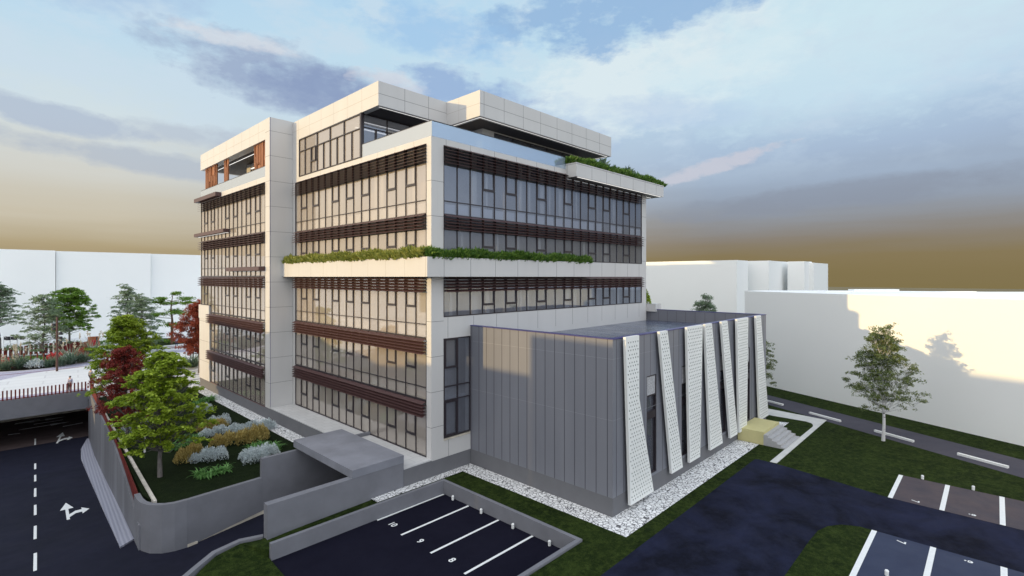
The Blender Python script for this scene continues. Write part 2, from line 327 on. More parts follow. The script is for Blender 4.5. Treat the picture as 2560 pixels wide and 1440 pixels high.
# ------------------------------------------------------------------ mesh helpers
class MB:
    def __init__(s): s.v = []; s.f = []; s.m = []
    def poly(s, pts, m=0):
        i = len(s.v); s.v += [tuple(p) for p in pts]; s.f.append(tuple(range(i, i + len(pts)))); s.m.append(m)
    def hexa(s, p, m=0):
        i = len(s.v); s.v += [tuple(q) for q in p]
        for f in ((0, 3, 2, 1), (4, 5, 6, 7), (0, 1, 5, 4), (1, 2, 6, 5), (2, 3, 7, 6), (3, 0, 4, 7)):
            s.f.append(tuple(i + k for k in f)); s.m.append(m)
    def box(s, x0, x1, y0, y1, z0, z1, m=0):
        if x1 < x0: x0, x1 = x1, x0
        if y1 < y0: y0, y1 = y1, y0
        s.hexa([(x0, y0, z0), (x1, y0, z0), (x1, y1, z0), (x0, y1, z0), (x0, y0, z1), (x1, y0, z1), (x1, y1, z1), (x0, y1, z1)], m)
    def prism(s, pts, z0, z1, m=0, mt=None):
        """pts (x, y) counter-clockwise; z0 / z1 numbers or lists"""
        n = len(pts); a = z0 if hasattr(z0, '__len__') else [z0] * n; b = z1 if hasattr(z1, '__len__') else [z1] * n
        i = len(s.v); s.v += [(p[0], p[1], a[k]) for k, p in enumerate(pts)] + [(p[0], p[1], b[k]) for k, p in enumerate(pts)]
        s.f.append(tuple(i + k for k in reversed(range(n)))); s.m.append(m)
        s.f.append(tuple(i + n + k for k in range(n))); s.m.append(m if mt is None else mt)
        for k in range(n):
            j = (k + 1) % n; s.f.append((i + k, i + j, i + n + j, i + n + k)); s.m.append(m)
    def tube(s, p0, p1, r0, r1=None, n=8, m=0, cap=True):
        r1 = r0 if r1 is None else r1
        p0 = Vector(p0); p1 = Vector(p1); d = (p1 - p0)
        if d.length < 1e-6: return
        q = d.to_track_quat('Z', 'Y'); i = len(s.v)
        for c, r in ((p0, r0), (p1, r1)):
            for k in range(n):
                a = 2 * math.pi * k / n; s.v.append(tuple(c + q @ Vector((math.cos(a) * r, math.sin(a) * r, 0))))
        for k in range(n):
            j = (k + 1) % n; s.f.append((i + k, i + j, i + n + j, i + n + k)); s.m.append(m)
        if cap:
            s.f.append(tuple(i + k for k in reversed(range(n)))); s.m.append(m)
            s.f.append(tuple(i + n + k for k in range(n))); s.m.append(m)
    def wall(s, path, t, z0, z1, m=0, mt=None, side=1):
        """wall along a path of (x, y); thickness t to the given side; z0/z1 numbers or lists"""
        n = len(path); a = z0 if hasattr(z0, '__len__') else [z0] * n; b = z1 if hasattr(z1, '__len__') else [z1] * n
        off = []
        for k in range(n):
            p = Vector(path[k]); d0 = (Vector(path[k]) - Vector(path[k - 1])).normalized() if k else None
            d1 = (Vector(path[k + 1]) - Vector(path[k])).normalized() if k < n - 1 else None
            d = (d0 or d1) if (d0 is None or d1 is None) else (d0 + d1).normalized()
            nrm = Vector((-d.y, d.x)) * side
            c = 1 if (d0 is None or d1 is None) else max(.4, nrm.dot(Vector((-d1.y, d1.x)) * side))
            off.append(p + nrm * (t / c))
        for k in range(n - 1):
            p, q, u, w = path[k], path[k + 1], off[k + 1], off[k]
            i = len(s.v)
            s.v += [(p[0], p[1], a[k]), (q[0], q[1], a[k + 1]), (u[0], u[1], a[k + 1]), (w[0], w[1], a[k]),
                    (p[0], p[1], b[k]), (q[0], q[1], b[k + 1]), (u[0], u[1], b[k + 1]), (w[0], w[1], b[k])]
            fs = [((0, 3, 2, 1), m), ((4, 5, 6, 7), m if mt is None else mt), ((0, 1, 5, 4), m), ((2, 3, 7, 6), m)]
            if k == 0: fs.append(((3, 0, 4, 7), m))
            if k == n - 2: fs.append(((1, 2, 6, 5), m))
            for f, mm in fs: s.f.append(tuple(i + c for c in f)); s.m.append(mm)
    def build(s, name, mats, parent=None):
        me = bpy.data.meshes.new(name); me.from_pydata(s.v, [], s.f); me.update()
        mats = mats if isinstance(mats, (list, tuple)) else [mats]
        for q in mats: me.materials.append(q)
        if len(mats) > 1: me.polygons.foreach_set('material_index', s.m)
        o = bpy.data.objects.new(name, me); COL.objects.link(o); o.parent = parent
        import bmesh
        if len(s.f) < 20000:
            bm = bmesh.new(); bm.from_mesh(me); bmesh.ops.recalc_face_normals(bm, faces=bm.faces); bm.to_mesh(me); bm.free()
        return o
def tag(o, label=None, cat=None, group=None, kind=None):
    if label: o['label'] = label
    if cat: o['category'] = cat
    if group: o['group'] = group
    if kind: o['kind'] = kind
    return o
def struct(o): o['kind'] = 'structure'; return o
def thing(name, label, cat, loc=(0, 0, 0), group=None):
    o = bpy.data.objects.new(name, None); COL.objects.link(o); o.location = loc; o.empty_display_size = .5
    return tag(o, label, cat, group)
def rooted(root):     # children were modelled in world coordinates: keep them there
    for c in root.children: c.location = -root.location
def G(px, py, z):     # point of height z seen at a pixel of the 2560 px wide photograph
    dx = FW[0] * FPX + RT[0] * (px - 1280); dy = FW[1] * FPX + RT[1] * (px - 1280); k = z / (HY - py)
    return Vector((dx * k, dy * k, z))
def depth(x, y): return FW[0] * x + FW[1] * y
GZ = -12.7
# ------------------------------------------------------------------ ground
def sheet(name, pts, z, m, thick=0, kind='structure'):
    b = MB(); n = len(pts); zs = z if hasattr(z, '__len__') else [z] * n
    if thick: b.prism(pts, [q - thick for q in zs], zs)
    else: b.poly([(p[0], p[1], zs[i]) for i, p in enumerate(pts)])
    o = b.build(name, m)
    if kind: o['kind'] = kind
    return o
def rect(x0, x1, y0, y1): return [(x0, y0), (x1, y0), (x1, y1), (x0, y1)]
base = MB(); base.poly([(-900, -900, -18.6), (1100, -900, -18.6), (1100, 1100, -18.6), (-900, 1100, -18.6)])
struct(base.build('ground', mat('haze_tinted_ground', (.20, .17, .10), .9, .1, .2, .02)))  # olive horizon haze put into the ground colour
# east lawn (also under the building), west strip in front of the sunken bays
sheet('lawn', [(20.05, -120), (220, -120), (220, 220), (20.05, 220)], GZ, M_lawn, 1.2)
sheet('lawn', [(-70, -80), (20.05, -80), (20.05, 14.35), (-70, 14.35)], GZ, M_lawn, 1.2)
# sloping grass between sunken bays and the garage ramp
b = MB(); b.poly([(9.45, 25.0, -13.0), (15.4, 25.0, GZ), (20.05, 25.0, GZ), (20.05, 26.2, GZ), (15.4, 26.2, GZ), (9.45, 26.2, -12.93)])
b.poly([(6.0, 25.3, -13.5), (9.33, 22.2, -13.38), (9.4, 24.95, -13.3), (9.45, 25.0, -13.0), (9.45, 26.2, -12.93), (8.7, 26.6, -12.98), (7.6, 26.45, -13.08), (6.8, 25.9, -13.2)])
b.poly([(-12, 18, -13.5), (9.33, 14.5, -13.4), (9.33, 22.2, -13.38), (6.0, 25.3, -13.5), (3.2, 23.0, -13.6), (-4, 20.5, -13.7)])
struct(b.build('grass_slope', M_lawn))
# garden lawn
GL = [(6.5, 36.2), (6.6, 35.2), (6.95, 34.1), (7.6, 33.4), (8.4, 33.15), (12.2, 33.45), (14.6, 33.5), (17.66, 33.5), (17.66, 68.5), (8.25, 68.5)]
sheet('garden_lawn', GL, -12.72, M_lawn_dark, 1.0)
# sunken bays
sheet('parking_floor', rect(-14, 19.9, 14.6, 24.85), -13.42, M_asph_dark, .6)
# asphalt aisle and bays on the right, laid on the lawn
def arc(cx, cy, r, a0, a1, n=10): return [(cx + r * math.cos(R(a0 + (a1 - a0) * i / n)), cy + r * math.sin(R(a0 + (a1 - a0) * i / n))) for i in range(n + 1)]
lot = [(-60, 12.15), (-60, 6.5), (27.6, 6.5), (28.9, 6.45), (29.8, 6.2), (30.45, 5.75), (30.87, 5.0), (30.88, 4.5), (30.88, -60), (36.05, -60), (36.05, 4.5), (36.7, 7.5), (37.25, 10.4), (37.37, 12.0), (37.2, 12.15)]
sheet('asphalt_lot', lot, GZ + .006, M_asph)
sheet('worn_bay_paving', rect(36.054, 40.7, -60, 4.5), GZ + .010, M_bay_red)
sheet('blue_bay_paving', rect(25.2, 30.876, -60, 4.5), GZ + .010, M_bay_blue)
# far service road
rf = [Vector((58.43, 17.78)), Vector((49.88, -1.4))]; rn = [Vector((54.01, 16.35)), Vector((45.44, -1.28))]
df = (rf[0] - rf[1]).normalized(); dn = (rn[0] - rn[1]).normalized()
rp = [rn[1] - dn * 60, rf[1] - df * 60, rf[0] + df * 70, rn[0] + dn * 70]
sheet('service_road', [tuple(p) for p in rp], GZ + .006, M_far_road)
# white paving path
pth = [(37.4, 11.23), (37.42, 10.8), (51.71, 10.85), (52.9, 20.5), (51.4, 20.5), (50.0, 15.15), (50.03, 12.1), (49.75, 11.6), (49.3, 11.35), (48.6, 11.22)]
sheet('footpath', pth, GZ + .03, M_pave, .06)
# cobble strips (proud 10 mm)
def cobbles(pts): return sheet('cobble_strip', pts, GZ + .012, M_cobble)
cobbles([(15.4, 25.2), (21.72, 25.2), (21.72, 13.04), (40.72, 13.0), (40.72, 14.62), (22.98, 14.62), (22.98, 25.88), (15.4, 25.88)])
cobbles([(44.64, 13.03), (47.3, 13.03), (48.6, 13.05), (47.9, 14.62), (44.64, 14.62)])
cobbles([(16.5, 33.6), (17.64, 33.6), (17.64, 68.4), (16.5, 68.4)])
# ------------------------------------------------------------------ the sunken main road on the left
def rz(y): return -15.2 - max(0, min(y - 36, 27.9)) * .0968
def wx(y): return 6.02 + .0569 * (y - 34.4)          # face of the ramp wall
b = MB(); ys = [10, 20, 30, 36, 42, 48, 54, 60, 63.9, 70, 80, 92]
for y0, y1 in zip(ys[:-1], ys[1:]):
    x0 = wx(y0) + .1 if y0 > 36 else 6.0; x1 = wx(y1) + .1 if y1 > 36 else 6.0
    if y0 >= 73: x0 = 40
    if y1 >= 74: x1 = 40
    b.poly([(-60, y0, rz(y0)), (x0, y0, rz(y0)), (x1, y1, rz(y1)), (-60, y1, rz(y1))])
b.poly([(6.0, 10, -15.2), (8.0, 10, -15.2), (8.0, 33.6, -15.2), (6.0, 36, -15.2)])
b.poly([(8.0, 10, -15.2), (12, 20, -14.85), (12, 33.6, -14.85), (8.0, 33.6, -15.2)])
b.poly([(12, 20, -14.85), (27, 20, -14.85), (27, 33.6, -14.85), (12, 33.6, -14.85)])
struct(b.build('main_road', M_asph_low))
# ramp marks
def flat(name, polys, zf, m=M_line):
    b = MB()
    for p in polys: b.poly([(x, y, zf(x, y)) for x, y in p])
    return struct(b.build(name, m))
dashes = [((4.1, 76.86), (3.94, 74.03)), ((3.55, 66.65), (3.45, 64.71)), ((3.32, 62.25), (3.16, 59.31)), ((3.01, 56.46), (2.84, 53.35)), ((2.7, 50.63), (2.54, 47.61)), ((2.39, 44.78), (2.22, 41.75)), ((2.08, 38.95), (1.91, 35.92))]
zr = lambda x, y: rz(y) + (.025 if y > 73 else .012)
flat('lane_dash', [[(a[0] - .07, a[1]), (c[0] - .07, c[1]), (c[0] + .07, c[1]), (a[0] + .07, a[1])] for a, c in dashes], zr)
def turn_arrow(ox, oy, k, head):
    # straight-ahead stem with head plus a right-hand branch; u = across (+x), v = along (+y)
    c, s = math.cos(head), math.sin(head)
    T = lambda pts: [(ox + k * (u * c - v * 1.5 * s), oy + k * (u * s + v * 1.5 * c)) for u, v in pts]
    return [T([(-.08, 0), (.08, 0), (.08, 1.9), (-.08, 1.9)]), T([(-.36, 1.9), (.36, 1.9), (0, 3.2)]),
            T([(.08, .35), (.08, .85), (.42, 1.25), (.42, .8)]), T([(.42, .8), (.42, 1.25), (.75, 1.25), (.75, .8)]), T([(.75, .45), (1.15, 1.02), (.75, 1.6)])]
flat('turn_arrow', turn_arrow(3.95, 44.2, 1.0, -.06), zr)
flat('turn_arrow', turn_arrow(5.6, 73.0, 1.0, -.18), zr)
tun = []
for (xa, ya), (xb, yb), w in [((20, 1082), (50, 1083.8), .18), ((46, 1075.5), (126, 1062.5), .16), ((84, 1061.3), (158, 1049.8), .16), ((157, 1066.8), (207, 1057.3), .16), ((36, 1061), (115, 1049.5), .16), ((38, 1059.5), (100, 1048.8), .14)]:
    pa = G(xa, ya if xa != 20 else 1087.5, -17.9); pb = G(xb, yb, -17.9)
    tun.append([(pa.x, pa.y - w), (pb.x, pb.y - w), (pb.x, pb.y + w), (pa.x, pa.y + w)])
for (xt, yt), (xb, yb) in [((165, 1042.0), (113, 1049.8)), ((177, 1054.2), (126, 1062.6)), ((45, 1059), (85, 1054))]:
    t = G(xt, yt, -17.9); q = G(xb, yb, -17.9); tun.append([(t.x, t.y), (q.x, q.y + .55), (q.x, q.y - .55)])
flat('cross_marks', tun, zr)
sheet('underpass_floor', [(-60, 73.9), (9.0, 73.9), (38, 74.5), (38, 88.4), (-60, 88.4)], -17.89, mat('brightened_warm_asphalt', (.10, .075, .075), .8, .1, .3, .8))  # asphalt lightened to stand in for daylight that barely gets in
# ribbed ramp pavement
edge = [(5.35, 35.45), (5.65, 42.17), (6.2, 53.57), (6.75, 65.0), (7.1, 68.5), (8.0, 72.4)]
b = MB()
for (x0, y0), (x1, y1) in zip(edge[:-1], edge[1:]):
    a, c = (x0, y0), (x1, y1)
    b.prism([a, (wx(y0), y0 + .55 if y0 < 36 else y0), (wx(y1), y1), c], [rz(y0) - .05, rz(y0) - .05, rz(y1) - .05, rz(y1) - .05], [rz(y0) + .10, rz(y0) + .10, rz(y1) + .10, rz(y1) + .10])
struct(b.build('ribbed_pavement', M_rib))
# ------------------------------------------------------------------ plaza beyond the bridge
PZ = -12.68
b = MB(); b.prism([(-70, 73.25), (8.3, 73.25), (8.3, 68.5), (60, 68.5), (60, 150), (-70, 150)], PZ - .9, PZ); struct(b.build('plaza', M_plaza))
sheet('paver_strip', [(-40, 73.9), (8.3, 73.9), (8.3, 75.2), (-40, 76.4)], PZ + .006, M_purple)
sheet('paver_strip', [tuple(G(*q, PZ).xy) for q in ((-120, 975), (0, 951), (70, 935), (115, 928), (160, 922), (225, 912), (262, 904), (262, 889), (230, 899), (190, 908), (120, 921), (60, 927), (0, 930.5), (-120, 936))], PZ + .006, M_purple)
def strip(name, pts, w, z, m):      # thin band along pixels on the plaza
    b = MB()
    P = [G(x, y, z) for x, y in pts]
    b.wall([(p.x, p.y) for p in P], w, z - .05, z + .03); return struct(b.build(name, m))
strip('red_edging', [(-60, 944), (0, 939), (70, 932), (150, 924), (222, 915)], .18, PZ, M_red)
strip('red_edging', [(395, 903), (440, 898.5), (500, 892)], .25, PZ, M_red)
strip('red_edging', [(405, 872.5), (450, 869), (520, 866)], .9, PZ, M_red)
strip('red_edging', [(405, 868), (450, 865), (520, 862)], .3, PZ, M_red)
sheet('paver_strip', [tuple(G(*q, PZ).xy) for q in ((400, 883), (430, 876), (480, 873), (520, 872), (520, 877), (470, 880), (420, 882))], PZ + .006, M_purple)
for pts in ([(430, 936), (470, 931), (520, 924)], [(415, 948), (460, 941), (520, 933)], [(440, 956), (520, 945)]):
    strip('dark_joint', pts, .22, PZ, M_joint)
strip('path_kerb', [(440, 922), (470, 919), (520, 913)], 1.1, PZ, M_plinth)
BED = [tuple(G(*q, PZ).xy) for q in ((-150, 934), (0, 929.5), (60, 926), (120, 920), (190, 907), (232, 898), (240, 886), (200, 882), (140, 886), (60, 890), (0, 894), (-150, 900))]
sheet('planting_bed', BED, PZ + .05, M_soil, .05)
sheet('planting_bed', [tuple(G(*q, PZ).xy) for q in ((330, 872), (470, 858), (520, 857), (520, 846), (300, 846))], PZ + .05, M_lawn, .05)
sheet('planting_bed', [tuple(G(*q, PZ).xy) for q in ((418, 921), (470, 917), (520, 910), (520, 902), (440, 908))], PZ + .05, M_soil, .05)
# ------------------------------------------------------------------ retaining walls, bridge, fences
b = MB(); b.box(-70, 8.2, 73.2, 73.8, -14.6, PZ + .02)
tag(b.build('bridge_beam', M_conc), 'long grey concrete beam carrying the plaza edge over the sunken road', 'beam')
b = MB(); b.box(-70, 40, 90.5, 91.2, -18.4, -13.6, 0); b.box(-70, 40, 88.4, 90.45, -18.4, -17.15, 1)
tag(b.build('underpass_wall', [M_conc_dark, M_beige]), 'dark back wall of the underpass with a beige kerb at its foot', 'wall')
# ramp wall, top falling towards the camera
ty = [34.45, 36, 39.2, 43, 47.2, 52, 58.9, 66, 73.19]; tz = [-13.81, -13.6, -13.14, -12.72, -12.42, -12.40, -12.45, -12.55, -12.66]
b = MB(); b.wall([(wx(y), y) for y in ty], .12, [rz(y) - .5 for y in ty], tz, side=-1)
tag(b.build('ramp_wall', M_conc_dark), 'streaked concrete retaining wall between the sunken road and the rusty fence', 'retaining wall')
# rusty slat fence on the ramp wall
f = thing('slat_fence', 'dark red slatted steel fence climbing along the top of the ramp wall', 'fence', (6.6, 40, -12.7))
sl_, rl = MB(), MB(); y = 34.3
fz = lambda y: np.interp(y, [33.9, 36, 40, 43.2, 47.2, 54, 60, 66, 73.2], [-13.0, -12.72, -12.50, -12.38, -12.25, -12.12, -11.95, -11.70, -11.48])
while y < 73.2:
    x = wx(y) + .17; sl_.box(x - .04, x + .04, y - .05, y + .05, max(-13.9, np.interp(y, ty, tz) - .35), fz(y)); y += .22
for dz in (-.06, -.30):
    for y0 in np.arange(34.3, 73, 3.0):
        y1 = min(y0 + 3.0, 73.2); p = Vector((wx(y0) + .22, y0, fz(y0) + dz)); q = Vector((wx(y1) + .22, y1, fz(y1) + dz)); rl.tube(p, q, .03, n=4)
sl_.build('slat_panel', M_corten, f); rl.build('rail', M_corten, f); rooted(f)
f = thing('picket_fence', 'straight row of dark red pickets on the bridge beam above the road', 'fence', (-4, 73.4, PZ))
b = MB(); x = 8.0
while x > -40: b.box(x - .06, x + .06, 73.33, 73.45, PZ, PZ + 1.02); x -= .31
b.build('picket', M_corten, f); b = MB(); b.box(-40, 8.05, 73.46, 73.50, PZ + .05, PZ + .11); b.build('rail', M_corten, f); rooted(f)
# gap between ramp wall and garden: narrow concrete shelf and the pale garden kerb
cx_ = lambda y: 6.91 + .045 * (y - 39.7)
b = MB(); ys = [34.6, 40, 46, 52, 58, 64, 68.6, 73.2]
b.prism([(wx(y) + .11, y) for y in ys] + [(cx_(y) + .1, y) for y in reversed(ys)], -15.6, [np.interp(y, ty, tz) - .4 for y in ys] + [np.interp(y, ty, tz) - .4 for y in reversed(ys)])
struct(b.build('fence_footing', M_soil))
b = MB(); b.wall([(cx_(y), y) for y in (34.2, 40, 46, 52, 58, 64, 68.6)], .16, -14.2, -12.58, side=-1)
M_kerbstone = mat('pale_kerb', (.62, .59, .54), .8, .2, .3, 1.2)
tag(b.build('garden_kerb', M_kerbstone), 'pale stained kerb wall along the left edge of the garden lawn', 'kerb')
# curved garden wall and its stepped-up stretch
cw = [(6.08, 36.0), (6.05, 35.0), (6.12, 34.3), (6.38, 33.65), (6.85, 33.15), (7.4, 32.92), (8.0, 32.88)]
g = thing('curved_wall', 'grey concrete retaining wall with a rounded corner in front of the garden', 'retaining wall', (8, 33, -15.3))
b = MB(); b.wall(cw, .28, -15.55, -12.55, side=1); o = b.build('rounded_corner', M_conc, g)
b = MB(); b.wall([(8.0, 32.9), (12.1, 33.18)], .28, [-15.2, -14.62], [-12.56, -12.56], 0, side=1); b.build('straight_wall', M_conc, g)
b = MB(); b.wall([(8.0, 32.93), (12.1, 33.21), (14.4, 33.24)], .2, [-15.5, -15.1, -15.1], [-15.203, -14.623, -14.5], side=1)
b.box(8.0, 8.5, 32.86, 33.0, -15.3, -15.05); b.build('base_strip', M_beige, g)
b = MB(); b.wall([(12.1, 33.2), (26, 33.2)], .28, -14.62, [-11.38, -11.38], side=1); b.build('raised_wall', M_conc, g); rooted(g)
# garage ramp wall (front), continuous with the building plinth
b = MB(); b.prism([(9.7, 25.9), (17.63, 25.9), (17.63, 26.35), (9.7, 26.35)], -15.3, -11.23)
tag(b.build('ramp_side_wall', M_conc), 'tall grey concrete wall on the near side of the garage ramp', 'retaining wall')
# slab over the ramp
b = MB(); b.box(14.23, 17.63, 25.88, 33.55, -11.22, -10.77, 0)
o = b.build('ramp_roof', [M_conc_top]); tag(o, 'flat mottled concrete slab roofing the garage ramp beside the terrace', 'canopy')
b = MB(); b.box(24.0, 24.3, 26.35, 33.2, -15.3, -11.3); b.box(17.64, 24.0, 25.92, 26.34, -15.3, -12.75)
tag(b.build('ramp_end_wall', M_conc_dark), 'shaded brown grey wall deep inside the garage ramp opening', 'wall')
# curved low kerb wall
ck = [(9.68, 26.4), (8.75, 26.80), (7.65, 26.66), (6.83, 26.08), (6.2, 25.6), (5.2, 24.7), (3.5, 23.3)]
b = MB(); b.wall(ck, .26, -15.3, [-12.92, -12.95, -13.02, -13.08, -13.12, -13.2, -13.3], side=-1)
tag(b.build('curved_kerb', M_conc), 'low grey kerb wall curving round the grass patch at the bottom edge', 'kerb')
# parking pit wall
b = MB(); b.wall([(9.45, 24.98), (19.98, 24.98), (19.98, 14.4), (-10, 14.4)], .22, [-14, -14, -14, -14], [-12.62, -12.62, -12.62, -12.62], side=-1)
tag(b.build('parking_wall', M_conc), 'low grey wall enclosing the sunken parking bays 8 to 10', 'retaining wall')
# ------------------------------------------------------------------ bay lines, numbers, posts, kerb bars
PF = -13.42 + .012
def quad(x0, x1, y0, y1): return [(x0, y0), (x1, y0), (x1, y1), (x0, y1)]
flat('bay_line', [quad(15.06, 19.72, yy - .07, yy + .07) for yy in (24.66, 22.36, 19.86, 17.36, 14.9)], lambda x, y: PF)
flat('bay_line', [quad(36.06, 40.68, yy - .11, yy + .11) for yy in (4.4, 2.13, -.25, -2.6, -5)], lambda x, y: GZ + .018)
flat('bay_line', [quad(25.3, 30.86, yy - .11, yy + .11) for yy in (4.4, 2.13, -.25, -2.6, -5)], lambda x, y: GZ + .018)
def digits(txt, x, y, z, rot, size):
    c = bpy.data.curves.new('bay_number', 'FONT'); c.body = txt; c.size = size; c.align_x = 'CENTER'; c.align_y = 'CENTER'; c.offset = .012
    t = bpy.data.objects.new('tmp', c); COL.objects.link(t); bpy.context.view_layer.update()
    me = bpy.data.meshes.new_from_object(t.evaluated_get(bpy.context.evaluated_depsgraph_get())); bpy.data.objects.remove(t)
    me.materials.clear(); me.materials.append(M_line)
    o = bpy.data.objects.new('bay_number', me); COL.objects.link(o); o.location = (x, y, z); o.rotation_euler = (0, 0, rot); struct(o)
for t, y in (('10', 23.64), ('9', 21.14), ('8', 18.63)): digits(t, 15.38, y, PF + .004, R(-90), .52)
for t, y in (('7', 3.32), ('8', .97)): digits(t, 36.5, y, GZ + .02, R(180), .5)
for t, y in (('7', 3.3), ('8', .94)): digits(t, 30.4, y, GZ + .02, R(180), .5)
def post(x, y, z, label, group, h=.26):
    p = thing('parking_post', label, 'post', (x, y, z), group)
    b = MB(); b.tube((0, 0, 0), (0, 0, h * .8), .075, .075, 10); b.build('shaft', M_line, p)
    b = MB(); b.tube((0, 0, h * .8), (0, 0, h), .085, .06, 10); b.build('cap', M_line, p)
g1 = 'short white posts at the head of the sunken bays'
for (x, y), w in zip([(19.6, 23.65), (19.6, 21.15), (19.6, 18.66), (19.6, 16.13)], ['closest to the back corner', 'second from the back corner', 'third from the back corner', 'nearest the right wall']):
    post(x, y, -13.42, 'short white post ' + w + ' in the parking pit', g1)
post(40.85, 3.34, GZ, 'small white post at the lawn edge, left of a pair behind the worn bays', 'small white posts behind the worn bays', .24)
post(40.85, .98, GZ, 'small white post at the lawn edge, right of a pair behind the worn bays', 'small white posts behind the worn bays', .24)
post(26.6, 3.36, GZ, 'small white post just showing at the bottom edge beside the blue bay 7', 'small white posts behind the blue bays', .24)
for (ax, ay), (bx_, by_), w in [((54.65, 15.22), (57.0, 21.0), 'partly hidden behind the annex corner'), ((53.17, 12.53), (51.96, 9.85), 'beside the tip of the white footpath'), ((50.68, 7.2), (49.43, 4.58), 'behind the birch trunk'), ((48.15, 1.98), (47.06, -.59), 'nearest the right edge of the picture')]:
    a, c = Vector((ax, ay)), Vector((bx_, by_)); d = (c - a).normalized(); n = Vector((-d.y, d.x)) * .11
    b = MB(); b.prism([tuple(a - n), tuple(c - n), tuple(c + n), tuple(a + n)], GZ, GZ + .16)
    tag(b.build('kerb_bar', M_line), 'long white kerb bar along the service road, ' + w, 'kerb', 'white kerb bars along the service road')
# ------------------------------------------------------------------ entrance steps
st = thing('entrance_steps', 'pale yellow landing block with five grey steps beside the annex door', 'steps', (42.7, 13, GZ))
b = MB(); b.box(40.78, 44.6, 12.7, 14.58, GZ, -11.73); b.build('landing', M_yellow, st)
b = MB()
for i in range(5): b.box(40.80, 44.58, 12.698 - .30 * (i + 1), 12.698 - .30 * i, GZ, -11.92 - .165 * i + .0)
b.build('step_flight', M_step, st); rooted(st)
# ------------------------------------------------------------------ white massing buildings
def massing(name, pts, z0, z1, label, extra=None):
    t = thing(name, label, 'building', (pts[0][0], pts[0][1], z0))
    b = MB(); b.prism(pts, z0, z1); b.build('wall', M_white, t)
    for e in (extra or []):
        b = MB(); b.prism(e[0], e[1], e[2]); b.build('roof_block', M_white, t)
    rooted(t)
def atd(px, d): return tuple(((FW[0] * FPX + RT[0] * (px - 1280)) * d / FPX, (FW[1] * FPX + RT[1] * (px - 1280)) * d / FPX))
A = Vector((63.19, 19.31)); B = Vector((54.01, -1.52)); dd = (A - B).normalized()
P1 = A + dd * 3.2; P0 = B - dd * 26
massing('white_building', [tuple(P0), (80.7 + 6, -6), (81.0, .9), (76, 14), tuple(P1 + Vector((4.5, -.6))), tuple(P1)], GZ, -1.72,
        'long plain white building along the service road, half in warm sunlight',
        [([(74.0, 12.6), (75.0, 13.4), (78.9, 9.3), (78.0, 8.6)], -1.72, -1.02 - .5), ([(66.5, 14), (67, 15), (80, 2), (79, 1.6)], -1.72, -1.66)])
def slab_of(px_l, px_c, px_r, d, zt, label, back=30):
    """box with its near corner at pixel px_c and depth d; faces run along the x and y axes to px_l and px_r"""
    cx, cy = atd(px_c, d)
    yl = G(px_l, 800, -1); yl = yl.y * cx / yl.x; xr = G(px_r, 800, -1); xr = xr.x * cy / xr.y
    massing('white_building', [(cx, cy), (xr, cy), (xr, max(yl, cy + 3)), (cx, max(yl, cy + 3))], GZ, zt, label)
slab_of(1540, 1842, 1870, 93, 3.12, 'white building seen just right of the office tower, left part of the far group')
slab_of(1870, 1922, 1971, 96, 3.12, 'second white building of the far group on the right, between two narrower seams')
slab_of(1972, 2011, 2030, 99, 3.08, 'slim white building third from the left of the far group on the right')
slab_of(2031, 2034, 2070, 101, 2.85, 'slim white building at the right end of the far group')
yL = 137.0
def lx(px, y): g_ = G(px, 800, -1); return g_.x * y / g_.y
massing('white_building', [(-60, yL), (lx(138.5, yL), yL), (lx(138.5, yL), yL + 20), (-60, yL + 20)], PZ, 5.33, 'plain white building at the left edge beyond the plaza')
massing('white_building', [(lx(140, yL + .8), yL + .8), (lx(377, yL + .8), yL + .8), (lx(377, yL + .8), yL + 20), (lx(140, yL + .8), yL + 20)], PZ, 5.27, 'plain white building in the middle beyond the plaza')
massing('white_building', [(lx(377.5, yL + 1.8), yL + 1.8), (60, yL + 1.8), (60, yL + 20), (lx(377.5, yL + 1.8), yL + 20)], PZ, 5.27, 'plain white building beyond the plaza, touching the office block in view')
# neighbours behind the left edge of the view: their evening shadow lies over the lower storeys
ca, sa = math.cos(R(21)), math.sin(R(21))
def neighbour(u0, u1, prof, s0, label):
    f = lambda s, u: (s * ca + u * sa, -s * sa + u * ca)
    b = MB()
    for (ua, wa), (ub, wb) in zip(prof[:-1], prof[1:]):
        za = wa - .124 * s0; zb = wb - .124 * s0
        b.prism([f(s0, ua), f(s0 , ub), f(s0 - 12, ub), f(s0 - 12, ua)][::1], -18.5, [za, zb, zb, za])
    return b
t = thing('neighbour_building', 'white building with a stepped roofline left of the view, whose shadow crosses the facade', 'building', (-40, 60, -18.5))
neighbour(31, 63, [(27.4, -4.30), (31.3, -4.5), (33.9, -4.6), (34.0, -5.1), (37, -5.5), (38.3, -5.36), (39.7, -5.0), (41.4, -5.1), (44.2, -5.1), (45.7, -4.72), (49, -4.83), (50.7, -5.2), (60, -5.4), (63, -5.8)], -48, '').build('wall', M_white, t); rooted(t)
t = thing('neighbour_building', 'taller white building behind the camera on the left, shading the annex', 'building', (-50, 20, -18.5))
neighbour(-60, 27, [(-90, -1.5), (20, -1.6), (25.2, -1.73), (27.35, -1.83)], -48, '').build('wall', M_white, t); rooted(t)
# ------------------------------------------------------------------ OFFICE BUILDING
X0, Y0 = 19.70, 25.90           # facade planes: x = X0 looks left, y = Y0 looks right
OB = thing('office_building', 'six storey white panelled office building with brown louvre bands and planted ledges', 'building', (33, 46, GZ))
def TA(x0): return lambda b, a0, a1, d0, d1, z0, z1, m=0: b.box(x0 - d0, x0 - d1, a0, a1, z0, z1, m)      # facade A type: along y, outward -x
def TB(y0): return lambda b, a0, a1, d0, d1, z0, z1, m=0: b.box(a0, a1, y0 - d0, y0 - d1, z0, z1, m)      # facade B type: along x, outward -y
